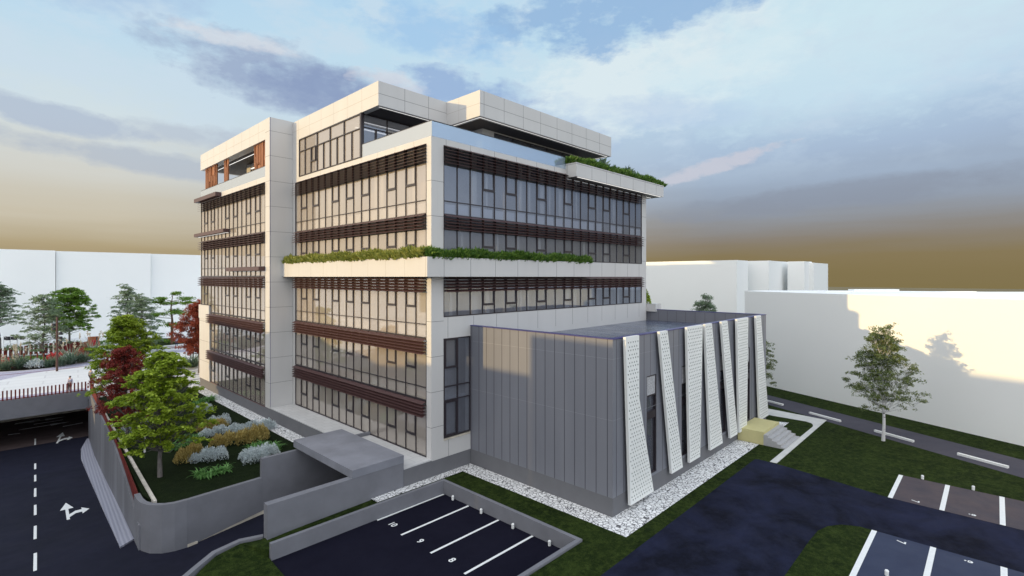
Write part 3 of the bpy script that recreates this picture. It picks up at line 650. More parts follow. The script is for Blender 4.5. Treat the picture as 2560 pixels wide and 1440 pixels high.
# --- cladding: core walls behind, skins in front. joints are thin strips 2 mm proud
W = MB()
JT = .022
def joints_h(bx, a0, a1, zs, m=1, d=0.0): [bx(W, a0, a1, d - .01, d + .003, z - JT / 2, z + JT / 2, m) for z in zs]
def joints_v(bx, aa, z0, z1, m=1, d=0.0): [bx(W, a - JT / 2, a + JT / 2, d - .01, d + .004, z0, z1, m) for a in aa]
A_, B_, Wg = TA(X0), TB(Y0), TA(17.65)
# facade A: corner pillar, parapet band, top storey band, far reveal
A_(W, Y0, 26.44, -.5, 0, -11.70, 8.56)
A_(W, Y0 , 46.6, -.5, 0, 8.56, 8.96)
A_(W, 46.03, 46.6, -.5, -.002, -11.60, 8.56)
joints_h(A_, Y0, 26.44, (-9.6, -7.35, -5.1, -2.85, 2.9 - 1.2, 3.9, 6.15))
joints_v(A_, (27.79, 29.97, 32.2, 34.4, 36.65, 38.9, 41.1, 43.3, 45.5), 8.56, 8.96, 2)
# facade B
B_(W, X0 + .502, 47.0, -.5, 0, 8.56, 8.962)
B_(W, X0 + .502, 20.70, -.5, 0, -11.70, 8.56)                   # corner pillar
B_(W, 46.08, 47.0, -.5, 0, -11.70, 8.56)                 # right pier
B_(W, 20.70, 46.08, -.5, 0, .02, 1.30)
B_(W, 20.70, 46.08, -.5, 0, -4.0, -2.62)
B_(W, 20.70, 22.98, -.5, 0, -11.70, -10.62)
B_(W, 22.98, 46.08, -.5, 0, -11.70, -4.0)
joints_h(B_, X0, 20.70, (-9.6, -7.35, -5.1, -2.85, 1.7, 3.9, 6.15))
joints_h(B_, 46.08, 47.0, (-.6, 1.6, 3.8, 6.1))
joints_v(B_, (20.9, 23.0, 25.3, 27.6, 29.9, 32.1), 8.56, 8.962)
joints_v(B_, (21.05, 23.3, 25.5, 27.75, 30.03, 32.26, 34.52, 36.74, 38.94, 41.15, 43.37, 45.57), -4.0, -2.64)
joints_v(B_, (36.74, 38.94, 41.15, 43.37, 45.57), .02, 1.30)
joints_v(B_, (21.1,), -11.7, -10.62)
# end face of the building (looks away, closes the volume) and core, then an added unseen block
W.box(46.5, 47.0, Y0 + .502, 67, -11.7, 8.96)
W.box(20.2, 46.5, 66.4, 66.9, -11.7, 8.96)
W.box(26, 46, 66.9, 84, -12.69, 9.0)  # rear block out of view, put in to shade the far white building
# corner column of the wing and its return
W.box(17.65, 19.69, 46.60, 47.62, -11.68, 14.2)
W.box(19.69, 26.0, 46.601, 47.6, 8.965, 14.18)
for z in (-9.45, -7.2, -4.95, -2.7, -.45, 1.8, 4.05, 6.3, 8.55, 10.8, 13.0):
    W.box(17.648, 19.69, 46.597, 46.62, z - JT / 2, z + JT / 2, 1); W.box(17.647, 17.66, 46.6, 47.61, z - JT / 2, z + JT / 2, 1)
W.box(17.70, 17.73, 46.596, 46.61, -11.68, 14.2, 3)
# wing: band over the louvres, left end wall, white block low on the left
Wg(W, 47.62, 67.1, -.4, 0, 8.56, 9.06)
Wg(W, 63.6, 67.34, -2.0, .06, -11.70, -3.22); Wg(W, 66.9, 67.08, -3.0, -.01, -3.22, 8.56)
Wg(W, 63.58, 67.40, -2.0, .12, -4.75, -3.2)
for z in (-9.6, -7.3, -5.05): W.box(17.586, 17.6, 63.6, 67.34, z - JT / 2, z + JT / 2, 1)
for y in (64.4, 65.9): W.box(17.587, 17.6, y - .008, y + .008, -11.7, -4.75, 2)
joints_v(Wg, (49.7, 51.9, 54.1, 56.3), 8.56, 9.06, 2)
W.build('wall', [M_panel, M_joint, M_joint_soft, M_navy], OB)
# --- plinth and terrace
b = MB()
b.box(17.64, 19.72, 25.88, 46.6, -13.0, -11.66); b.box(17.64, 17.9, 46.6, 67.3, -13.0, -11.70); b.box(19.72, 22.98, 25.88, 26.4, -13.0, -11.70)
b.box(17.9, 47.0, 26.4, 67.2, -12.9, -11.75); b.box(22.98, 47.0, 25.91, 26.4, -13.0, -11.70)
b.build('plinth', M_plinth, OB)
b = MB(); b.box(17.655, 19.70, 25.90, 46.58, -11.66, -11.585); b.build('terrace_floor', M_terrace, OB)
b = MB(); Wg(b, 47.62, 63.6, .0, .012, -11.72, -11.70); b.build('sill_sealant', M_redline, OB)
# --- floor slabs and rooms behind the glass
b = MB()
for z in (-7.95, -3.95, .05, 4.05): b.box(X0 + .16, 46.4, Y0 + .55, 66.3, z - .35, z); b.box(17.85, X0 + .1, 47.65, 66.3, z - .35, z)
b.build('floor_slab', M_slab, OB)
b = MB(); b.box(X0 + .14, 46.4, Y0 + .55, 66.3, 8.5, 8.9); b.box(17.84, 20, 47.65, 66.85, 8.5, 9.0); b.build('roof_deck', M_conc, OB)
b = MB(); b.box(22.4, 22.6, 28.5, 66, -11.7, 8.5); b.box(22.6, 46.3, 28.5, 28.7, -11.7, 8.5)
for y in (33.0, 38.5, 43.7): b.box(X0 + .6, 22.4, y, y + .12, -11.7, 8.5)
for x in (27.0, 33.0, 39.2): b.box(x, x + .12, Y0 + .7, 28.5, -3.9, 8.5)
for y in (52.0, 58.3, 63.2): b.box(18.4, 22.4, y, y + .12, -11.7, 8.5)
b.build('room_wall', M_room, OB)

def sheet_of(P, bx, a0, a1, d0, d1, z0, z1):
    q = MB(); bx(q, a0, a1, d0, d0 + .0004, z0, z1); v = q.v
    x = [p[0] for p in v]; y = [p[1] for p in v]
    if max(x) - min(x) < .01: P.poly([(x[0], min(y), z0), (x[0], max(y), z0), (x[0], max(y), z1), (x[0], min(y), z1)])
    else: P.poly([(min(x), y[0], z0), (max(x), y[0], z0), (max(x), y[0], z1), (min(x), y[0], z1)])
def window_band(name, bx, a, z0, z1, trans, rail, cas, top=None, mat_g=M_glassA, curtains=0, seed=0, fr=.018, blinds=True, bottom=True):
    """ribbon of glazing: a = mullion positions; children: pane, casement, blind, curtain"""
    rnd = random.Random(seed)
    F_ = MB(); n = len(a)
    for q in a: bx(F_, q - .022, q + .022, -.06, fr, z0, z1)
    a0, a1 = a[0], a[-1]
    for z in [z0 + .03, z1 - .03] + list(trans): bx(F_, a0, a1, -.079, fr - .004, z - .028, z + .028)
    fo = F_.build(name, M_frame, OB)
    P = MB()
    sheet_of(P, bx, a0, a1, -.045, -.03, z0, z1); P.build('pane', mat_g, fo)
    t = top if top is not None else z1
    for i in cas:
        c = MB(); l, r = a[i], a[i + 1]; 
        for q in (l + .045, r - .045): bx(c, q - .048, q + .048, -.03, fr + .018, rail, t)
        bx(c, l + .01, r - .01, -.03, fr + .020, rail - .075, rail + .075); bx(c, l + .01, r - .01, -.03, fr + .016, t - .08, t - .02)
        c.build('casement', M_frame, fo)
    if blinds and trans:
        c = MB(); zt = trans[0]
        for i in range(n - 1):
            w = a[i + 1] - a[i]; h = zt - z0
            if rnd.random() < .92: bx(c, a[i] + w * .16, a[i + 1] - w * .12, -.17, -.11, z0 + h * .14, zt - h * rnd.uniform(.10, .22))
        tag(c.build('low_blinds', M_blind, fo), kind='stuff')
    if curtains:
        c = MB(); zb = trans[0] if trans else z0
        for i in range(n - 1):
            if rnd.random() < curtains:
                w = a[i + 1] - a[i]; k = rnd.uniform(.1, .6); ww = rnd.uniform(.12, .5) * w
                bx(c, a[i] + k * w, min(a[i + 1] - .03, a[i] + k * w + ww), -.26, -.18, zb + .05, z1 - .1)
        if c.v: tag(c.build('curtains', M_curtain, fo), kind='stuff')
    return fo
def lin(a, b_, n): return [a + (b_ - a) * i / n for i in range(n + 1)]
mA = lin(26.42, 46.03, 17); mB = lin(20.71, 46.08, 22); mW = lin(47.65, 66.88, 16)
casA = [1, 3, 6, 8, 10, 13, 15]        # opening lights, counted from the near corner
casB = [3, 5, 8, 11, 14, 16, 19]
casW = [1, 3, 6, 8, 12, 14]
lowW = [m for m in mW if m < 63.9]
window_band('window_band', A_, mA, 4.06, 8.55, [4.95], 6.10, casA, seed=1, curtains=.35)
window_band('window_band', A_, mA, .06, 4.05, [.95], 2.10, casA, seed=2, curtains=.3)
window_band('window_band', A_, mA, -3.94, .05, [-3.05], -1.92, casA, seed=3, curtains=.35)
window_band('window_band', A_, mA, -7.94, -3.95, [-7.10], -5.93, casA, seed=4, curtains=.3)
window_band('window_band', A_, mA, -11.56, -7.95, [], -10.36, casA, seed=5, curtains=.4)
window_band('window_band', B_, mB, 4.06, 8.55, [4.95], 6.10, casB, seed=6, mat_g=M_glassB, curtains=.35)
window_band('window_band', B_, mB, 1.32, 4.05, [], 2.10, casB, seed=7, mat_g=M_glassB, curtains=.3)
window_band('window_band', B_, mB, -2.60, .02, [], -1.92, casB, seed=8, mat_g=M_glassB, curtains=.35)
window_band('window_band', Wg, mW, 4.06, 8.55, [4.95], 6.10, casW, seed=9, curtains=.3)
window_band('window_band', Wg, mW, .06, 4.05, [.95], 2.10, casW, seed=10, curtains=.3)
window_band('window_band', Wg, lowW, -3.94, .05, [-3.05], -1.92, [i for i in casW if i < 12], seed=11, curtains=.3)
window_band('window_band', Wg, mW[13:], -3.2, .05, [-3.19], -1.92, [1], seed=21, blinds=False)
window_band('window_band', Wg, lowW, -7.94, -3.95, [-7.10], -5.93, [1, 3, 6, 8, 12], seed=12, curtains=.3)
window_band('window_band', Wg, lowW, -11.68, -7.95, [], -10.36, [1, 3, 6, 8, 12], seed=13, curtains=.3)
# two-storey corner window on facade B
def corner_win(z0, z1, trans, cas_z):
    a = [20.72, 21.86, 22.97]; F_ = MB()
    for q in a: B_(F_, q - .03, q + .03, -.08, .05, z0, z1)
    for z in [z0 + .03, z1 - .03] + trans: B_(F_, a[0], a[-1], -.079, .047, z - .03, z + .03)
    fo = F_.build('corner_window', M_frame, OB)
    P = MB(); sheet_of(P, B_, a[0], a[-1], -.045, -.03, z0, z1); P.build('pane', M_glassB, fo)
    for (l, r_, zb, zt) in cas_z:
        c = MB()
        for q in (l + .06, r_ - .06): B_(c, q - .06, q + .06, -.03, .07, zb, zt)
        for z in (zb + .05, zt - .05): B_(c, l, r_, -.03, .072, z - .06, z + .06)
        c.build('casement', M_frame, fo)
corner_win(-10.45, -4.0, [-7.15, -8.05], [(20.74, 21.84, -5.95, -4.03), (20.74, 21.84, -10.40, -8.10)])
b = MB(); B_(b, 20.70, 22.96, -.3, .05, -10.62, -10.50); b.build('window_sill', M_beige, OB)

# --- louvre bands
def louvre(bx, a0, a1, z1, n, pitch=.205, depth_=.33, m=M_brown, support=None):
    """n blades sloping down and outwards, hung from z1"""
    b = MB()
    def blade(zi, zo):
        # sheared box made through the facade transform
        k = len(b.v); bx(b, a0, a1, .03, depth_, 0, .020)
        for j in range(k, len(b.v)):
            x, y, z = b.v[j]
            d = (X_of(bx) - x) if bx in (A_, Wg) else (Y0 - y)
            tt = (d - .03) / (depth_ - .03); b.v[j] = (x, y, zi + (zo - zi) * tt + z)
    for i in range(n):
        zi = z1 - .03 - i * pitch; blade(zi, zi - pitch * .62)
    bx(b, a0, a1, .03, .055, z1 - .04, z1)
    for q in (support or []): bx(b, q - .018, q + .018, .05, .12, z1 - n * pitch, z1)
    b.build('louvre_band', m, OB)
def X_of(bx): return X0 if bx is A_ else 17.65
for z, n in ((8.55, 6), (4.07, 5), (.0, 5), (-3.98, 5), (-8.0, 5)): louvre(A_, 26.44, 46.03, z, n, support=mA[1:-1])
for z, n in ((8.55, 6), (4.07, 5), (.0, 5)): louvre(B_, 20.72, 46.08, z, n, support=mB[1:-1])
for z, n in ((8.55, 5), (4.07, 5), (.0, 5)): louvre(Wg, 47.66, 67.1, z, n, support=mW[1:-1])
for z, n in ((-4.1, 5), (-8.15, 5)): louvre(Wg, 47.66, 64.1, z, n, support=lowW[1:-1])

# --- planted ledge round the corner at mid height
b = MB(); px_, py_ = 18.76, 25.07
ld = [(px_, py_), (36.35, py_), (36.35, Y0 - .004), (X0 - .004, Y0 - .004), (X0 - .004, 46.58), (px_, 46.58)]
b.prism(ld, .02, .95); 
b.wall([(px_, 46.58), (px_, py_), (36.35, py_)], .12, .95, 1.25, side=1)
b.wall([(36.35, py_ + .12), (36.35, Y0 - .004)], .12, .95, 1.25, side=1); b.wall([(px_ + .12, 46.58), (X0, 46.58)], .12, .95, 1.25, side=-1)
for y in (27.45, 29.69, 31.93, 34.18, 36.42, 38.68, 40.89, 43.15, 45.4): b.box(px_ - .003, px_ + .01, y - .01, y + .01, .02, 1.25, 2)
b.box(px_ - .004, px_ + .01, py_ + .16, py_ + .19, .02, 1.25, 2)
for x in (20.07, 22.3, 24.58, 26.85, 29.11, 31.34, 33.62, 35.88): b.box(x - .011, x + .011, py_ - .004, py_ + .01, .02, 1.25, 1)
b.build('planter', [M_panel, M_joint, M_joint_soft], OB)
b = MB(); b.prism([(px_ + .125, py_ + .125), (36.22, py_ + .125), (36.22, Y0 - .02), (X0 - .02, Y0 - .02), (X0 - .02, 46.44), (px_ + .125, 46.44)], .951, 1.12); b.build('planter_soil', M_soil, OB)
# upper planter on the right
b = MB(); U0, U1, V0, V1 = 33.6, 48.63, 24.81, 26.9
b.box(U0, U1, V0, V1, 8.25, 9.30); b.box(U0 - .02, U1 + .02, V0 - .02, V0 + .14, 9.30, 9.40); b.box(U0 - .02, U0 + .14, V0 + .14, V1, 9.30, 9.40); b.box(U1 - .14, U1 + .02, V0 + .14, V1, 9.30, 9.40)
for x in (35.8, 38.05, 40.3, 42.55, 44.8, 47.05): b.box(x - .011, x + .011, V0 - .004, V0 + .01, 8.25, 9.30, 1)
b.box(U0, U1, V0 - .003, V0 + .01, 9.28, 9.30, 1); b.box(U0 - .003, U0 + .01, V0, V1, 9.28, 9.30, 1); b.box(U0 - .004, U0 + .01, 25.75, 25.78, 8.25, 9.3, 1)
b.box(U0 + .25, U1 - .25, V0 + .16, V1 - .6, 8.235, 8.25, 3)
for y in (V0 + .12, V1 - .9): b.box(U0 + .3, U1 - .4, y, y + .06, 8.225, 8.25, 4)
b.build('roof_planter', [M_panel, M_joint, M_joint_soft, M_grey_soffit, M_light], OB)
b = MB(); b.box(U0 + .15, U1 - .15, V0 + .15, V1, 9.301, 9.36); b.build('planter_soil', M_soil, OB)
# rear planter beyond the right end, seen above the annex
b = MB(); b.box(47.05, 48.3, 24.9, 30, -3.5, -2.75); b.box(47.6, 47.62, 24.897, 24.91, -3.5, -2.75, 1); b.build('side_planter', [M_panel, M_joint], OB)

# --- roof volumes
def fascia(x0, x1, y0, y1, z0, z1, lines_left, lines_front, name='roof_fascia'):
    b = MB(); b.box(x0, x1, y0, y1, z0, z1)
    zm = (z0 + z1) / 2 - .02
    b.box(x0 - .003, x0 + .01, y0, y1, zm - .012, zm + .012, 2 if lines_left else 1); b.box(x0, x1, y0 - .003, y0 + .01, zm - .012, zm + .012, 1)
    for y in lines_left or []: b.box(x0 - .004, x0 + .01, y - .009, y + .009, z0, z1, 2)
    for x in lines_front or []: b.box(x - .011, x + .011, y0 - .004, y0 + .01, z0, z1, 1)
    return b
b = fascia(X0, 25.955, 32.10, 46.595, 12.36, 14.12, [34.4, 36.6, 38.8, 41.0, 43.2, 45.4], [21.95, 24.15]); b.build('roof_fascia', [M_panel, M_joint, M_joint_soft], OB)
b = fascia(25.96, 43.99, 28.14, 46.59, 12.17, 14.125, [30.6], [26.38, 28.56, 30.81, 33.0, 35.24, 37.42, 39.66, 41.9]); b.build('roof_fascia', [M_panel, M_joint, M_joint_soft], OB)
b = MB(); b.box(20.2, 25.7, 32.6, 34.7, 12.345, 12.36); b.box(26.5, 43.4, 28.7, 31.9, 12.155, 12.17); b.build('soffit', M_soffit, OB)
b = MB(); b.box(19.95, 25.9, 32.40, 32.46, 12.352, 12.36); b.box(26.22, 43.7, 28.42, 28.48, 12.162, 12.17); b.box(26.22, 26.28, 28.48, 32.0, 12.162, 12.17); b.box(43.64, 43.7, 28.48, 32, 12.162, 12.17); b.build('light_strip', M_light, OB)
# penthouse storey
W6 = TA(X0); m6 = [34.62, 36.02, 37.1, 38.25, 39.42, 40.57, 41.74, 42.9, 44.05, 45.22]
F_ = MB(); mm = [34.62, 35.9, 37.1, 38.25, 39.42, 40.57, 41.74, 42.9, 44.05, 45.22]
for q in mm: W6(F_, q - .03, q + .03, -.08, .04, 9.0, 11.2)
for q in mm[::2] + [45.22]: W6(F_, q - .03, q + .03, -.08, .04, 11.2, 12.3)
for z in (9.02, 11.2, 12.28): W6(F_, 34.62, 45.22, -.079, .037, z - .035, z + .035)
F_.box(X0 - .05, X0 + .2, 34.42, 34.60, 8.96, 12.36)
fo = F_.build('penthouse_window', M_frame, OB)
P = MB(); sheet_of(P, W6, 34.62, 45.22, -.05, -.035, 9.0, 12.3); P.build('pane', M_glassA, fo)
c = MB()
for q in (42.0, 42.8): W6(c, q - .05, q + .05, -.03, .06, 10.0, 11.18)
W6(c, 42.0, 42.8, -.03, .062, 9.95, 10.05); c.build('casement', M_frame, fo)
b = MB(); b.box(X0, X0 + .3, 45.25, 46.6, 8.965, 12.36); b.build('reveal', M_panel, OB)
F_ = MB(); FB = TB(34.55)
for q in (19.92, 22.0, 24.1, 26.2, 28.3): FB(F_, q - .03, q + .03, -.08, .02, 9.0, 12.34)
for z in (11.35, 12.3): FB(F_, 19.9, 28.3, -.079, .018, z - .03, z + .03)
for q in (21.0, 22.0, 22.9): FB(F_, q - .06, q + .06, -.04, .05, 9.0, 11.35)
fo = F_.build('penthouse_window', M_frame, OB)
P = MB(); sheet_of(P, FB, 19.9, 28.3, -.05, -.035, 9.0, 12.3); P.build('pane', M_glassB, fo)
b = MB(); b.box(20.6, 28, 36.9, 37.0, 11.9, 11.97); b.box(20.6, 28, 35.5, 35.58, 12.0, 12.06); b.build('light_strip', M_light, OB)
b = MB(); b.box(28.28, 29.6, 30.35, 46, 8.96, 12.168); b.box(29.6, 41.3, 30.9, 31.1, 8.96, 9.0); b.box(41.3, 42.0, 30.35, 46, 8.96, 12.168); b.build('penthouse_wall', M_panel, OB)
F_ = MB(); FC = TB(30.42)
for q in lin(29.62, 41.3, 5): FC(F_, q - .045, q + .045, -.08, .03, 9.0, 12.05)
for z in (12.02, 11.2): FC(F_, 29.6, 41.3, -.079, .028, z - .045, z + .045)
fo = F_.build('penthouse_window', M_frame, OB); P = MB(); sheet_of(P, FC, 29.6, 41.3, -.05, -.035, 9.0, 12.05); P.build('pane', M_glassB, fo)
b = MB(); b.box(29.5, 41.4, 30.36, 30.6, 12.06, 12.167); b.box(29.6, 41.3, 33.5, 33.6, 8.96, 12.1); b.box(X0 + 3.6, 28.2, 38.5, 38.6, 8.96, 12.3); b.build('room_wall', M_room, OB)
# terrace balustrade
RA = MB(); RA.box(X0 + .02, X0 + .05, Y0 - .02, 34.40, 8.965, 9.93)
r0 = MB(); r0.box(X0 + .005, X0 + .065, Y0 - .04, 34.41, 9.93, 9.965); r0.box(X0 + .065, 33.6, Y0 - .04, Y0 + .02, 9.93, 9.965)
rail = r0.build('balustrade', M_frame, OB); RA.build('glass_panel', M_rail_grey, rail)
RB = MB(); RB.box(X0 + .055, 33.58, Y0 - .005, Y0 + .02, 8.965, 9.93); RB.build('glass_panel', M_rail, rail)

# --- wing top storey: fascia, recessed loggia, timber screens
b = fascia(17.65, 28.0, 47.62, 67.12, 12.40, 14.2, [49.2, 51.4, 53.6, 55.8, 58.0, 60.2, 62.4, 64.6, 66.8], [])
b.box(17.65, 17.66, 46.6, 46.61, 12, 12.01)
b.build('roof_fascia', [M_panel, M_joint, M_joint_soft], OB)
b = MB(); b.box(18.5, 27.5, 47.7, 66.6, 12.385, 12.40); b.build('soffit', M_soffit, OB)
b = MB(); b.box(18.9, 18.97, 48, 66.5, 12.36, 12.385); b.box(20.0, 20.1, 48, 58, 11.6, 11.68); b.build('light_strip', M_light, OB)
def timber(y0, y1, x, seed):
    rnd = random.Random(seed); b = MB(); y = y0
    b.box(x + .06, x + .12, y0, y1, 9.5, 12.39)
    while y < y1:
        zt = 12.36 if rnd.random() < .6 else rnd.uniform(10.9, 11.9); zb = 9.06 if rnd.random() < .7 else rnd.uniform(9.9, 10.8)
        b.box(x - rnd.uniform(.02, .07), x + .059, y, y + .10, zb, zt); y += .17
    b.build('timber_screen', M_wood, OB)
timber(47.64, 50.75, 17.86, 1); timber(58.3, 59.42, 17.86, 2); timber(61.95, 65.9, 17.86, 3)
b = MB(); b.box(17.68, 17.72, 47.62, 67.05, 9.06, 10.0); rl_ = b.build('loggia_glass', M_rail_grey, OB)
b = MB(); b.box(17.66, 17.74, 47.62, 67.06, 10.0, 10.035); b.box(17.66, 28, 67.0, 67.05, 9.06, 9.1); b.build('loggia_rail', M_frame, OB)
F_ = MB(); FD = TA(20.4)
for q in lin(47.7, 59.0, 6): FD(F_, q - .04, q + .04, -.08, .03, 9.0, 12.0)
for z in (10.9, 11.95): FD(F_, 47.7, 59.0, -.079, .028, z - .035, z + .035)
fo = F_.build('loggia_window', M_frame, OB); P = MB(); sheet_of(P, FD, 47.7, 59.0, -.05, -.035, 9.0, 12.0); P.build('pane', M_glassA, fo)
b = MB(); b.box(20.35, 20.6, 59.05, 60.2, 9.0, 12.39); b.box(20.4, 20.6, 47.7, 59.0, 12.0, 12.39); b.box(22.5, 22.6, 47.7, 60, 9.0, 12.3); b.build('room_wall', M_room, OB)
b = MB()
for y in np.arange(59.6, 66.4, .35): b.box(19.6, 19.64, y, y + .05, 9.0, 10.9)
b.box(19.58, 19.66, 59.5, 66.5, 10.9, 10.96); b.build('inner_balustrade', M_frame, OB)
# --- three brown canopies on the wing
for (y0, y1, z0, z1) in ((59.75, 67.6, 8.62, 9.04), (57.22, 67.6, 4.62, 4.98), (47.64, 56.5, .58, .93)):
    b = MB(); b.box(17.09, 17.64, y0, y1, z0, z1, 0); b.box(17.50, 17.58, y0 + .05, y1 - .05, z0 - .012, z0, 1); b.build('canopy', [M_brown, M_light if z0 < 5 and z0 > 1 else M_soffit], OB)
rooted(OB)
# ------------------------------------------------------------------ ANNEX with perforated fins
AX = thing('annex', 'low grey metal clad annex with white perforated slanting fins beside the office tower', 'building', (35, 20, GZ))
ax0, ax1, ay0, ay1 = 23.0, 47.65, 14.62, 25.88
b = MB(); b.box(ax0, ax1, ay0, ay1, -13.0, -11.70); b.build('plinth', M_plinth, AX)
# wall leaves: front wall is built round four tall windows
wins = [(26.6, 27.76), (31.1, 32.2), (37.4, 38.5), (42.45, 43.6)]
wz0, wz1 = -11.55, -5.76
b = MB()
b.box(ax0, ax0 + .3, ay0 + .3, ay1, -11.70, -3.32)
x = ax0
for l, r_ in wins + [(ax1, ax1)]:
    b.box(x, l, ay0, ay0 + .3, -11.70, -3.32)
    if l < ax1:
        b.box(l, r_, ay0, ay0 + .3, wz1, -3.32)
        if l < 40: b.box(l, r_, ay0, ay0 + .3, -11.70, wz0)
    x = r_
b.box(ax1 - .3, ax1, ay0 + .3, ay1 + 3.0, -11.70, -3.32); b.box(47.02, ax1 - .3, ay1, ay1 + 3.0, -11.7, -4.4)
y = ay0 + .35
for y in np.arange(14.95, 25.9, .72): b.box(ax0 - .004, ax0 + .01, y - .020, y + .020, -11.70, -3.32, 1)
for k, x in enumerate(np.arange(23.35, 47.6, .735)):
    if not any(l < x < r_ for l, r_ in wins): b.box(x - .020, x + .020, ay0 - .004, ay0 + .01, -11.70, -3.32, 1)
    else: b.box(x - .014, x + .014, ay0 - .004, ay0 + .01, wz1, -3.32, 1)
for x in np.arange(26, 47.6, 1.5): pass
for y in np.arange(15.2, 28.6, .95): b.box(ax1 - .304, ax1 - .29, y - .012, y + .012, -4.5, -3.4, 1)
for z in (-4.35, -7.6): b.box(ax0 - .002, ax0 + .01, ay0, ay1, z - .006, z + .006, 2); b.box(ax0, ax1, ay0 - .002, ay0 + .01, z - .006, z + .006, 2)
b.build('wall', [M_zinc, M_seam, mat('horizontal_lap', (.30, .31, .34), .5)], AX)
b = MB(); b.box(ax0 + .3, ax1 - .3, ay0 + .3, ay1, -4.5, -4.42 + .0); b.build('roof', M_roofmem, AX)
b = MB(); b.wall([(ax0 - .03, ay1), (ax0 - .03, ay0 - .03), (ax1 + .02, ay0 - .03), (ax1 + .02, ay1 + 3)], .34, -3.32, -3.27, side=1)
b.build('parapet_cap', M_navy, AX)
for i, (l, r_) in enumerate(wins):
    zb = wz0 if l < 40 else -11.70
    F_ = MB(); FE = TB(ay0)
    for q in (l + .03, r_ - .04): FE(F_, q - .04, q + .04, -.22, -.02, zb, wz1)
    for z in (zb + .03, wz1 - 1.18, wz1 - .03): FE(F_, l, r_, -.219, -.022, z - .04, z + .04)
    FE(F_, l, r_, -.20, -.03, wz1 - 2.55, wz1 - 2.1)
    fo = F_.build('tall_window' if l < 40 else 'door', M_frame, AX)
    P = MB(); sheet_of(P, FE, l, r_, -.18, -.16, zb, wz1 - 1.18); P.build('pane', M_glassB, fo)
    P = MB(); FE(P, l + .02, r_ - .02, -.16, -.05, wz1 - 1.14, wz1 - .05); P.build('frosted_panel', mat('speckled_glass', (.50, .51, .54), .5, .4, .45, 14), fo)
b = MB(); b.box(ax0 + .5, ax1 - .5, 18.5, 18.6, -11.7, -4.6); b.box(ax0 + .5, ax1 - .5, ay0 + .4, 18.5, -11.75, -11.7); b.build('room_wall', M_room, AX)
M_fin = mat('white_fin', (.82, .84, .83), .5, .35, .03, 1)
M_hole = mat('fin_perforation', (.17, .19, .185), .7)
def lerp(a, b_, t): return a + (b_ - a) * t
def fin(prof, y=ay0 - .34, th=.16):
    """prof: list of (z, x_left, x_right) from the bottom up"""
    b = MB()
    n = len(prof)
    L = [(p[1], p[0]) for p in prof]; Rr = [(p[2], p[0]) for p in prof][::-1]
    pts = L + Rr; i = len(b.v); k = len(pts)
    b.v += [(x, y, z) for x, z in pts] + [(x, y + th, z) for x, z in pts]
    b.f.append(tuple(i + q for q in range(k))); b.m.append(0); b.f.append(tuple(i + k + q for q in reversed(range(k)))); b.m.append(0)
    for q in range(k): j = (q + 1) % k; b.f.append((i + q, i + j, i + k + j, i + k + q)); b.m.append(0)
    fo = b.build('perforated_fin', M_fin, AX)
    # fixing brackets to the wall
    c = MB()
    for t in (.12, .88):
        z = lerp(prof[0][0], prof[-1][0], t); xl = np.interp(z, [p[0] for p in prof], [p[1] for p in prof]); xr = np.interp(z, [p[0] for p in prof], [p[2] for p in prof])
        xm = (xl + xr) / 2; c.box(xm - .06, xm + .06, y + th, ay0, z - .05, z + .05)
    c.build('bracket', M_frame, fo)
    # triangular perforations, dark recess faces 2 mm in front of the sheet
    h = MB(); z = prof[0][0] + .22; row = 0
    while z < prof[-1][0] - .15:
        xl = np.interp(z, [p[0] for p in prof], [p[1] for p in prof]) + .14; xr = np.interp(z, [p[0] for p in prof], [p[2] for p in prof]) - .10
        x = math.ceil((xl - (row % 2) * .125) / .25) * .25 + (row % 2) * .125; up = 1 if (row % 2) else -1
        while x < xr:
            s = .062
            h.poly([(x - s, y - .003, z - s * .8 * up), (x + s, y - .003, z - s * .8 * up), (x, y - .003, z + s * .9 * up)][::1]); x += .25
        z += .215; row += 1
    tag(h.build('perforation_pattern', M_hole, fo), kind='stuff')
FZ0, FZT = -12.0, -3.22
fin([(-12.37, 24.24, 26.8), (-6.7, 23.91, 25.16), (-3.22, 23.72, 25.14)])
for p in ((29.07, 30.55, 27.49, 28.5), (31.57, 33.14, 31.15, 33.55), (34.84, 37.0, 33.93, 35.07), (38.49, 39.91, 36.78, 37.9), (40.31, 41.94, 39.8, 42.23), (44.95, 47.2, 44.04, 45.21)):
    fin([(FZ0, p[0], p[1]), (FZT, p[2], p[3])])
rooted(AX)
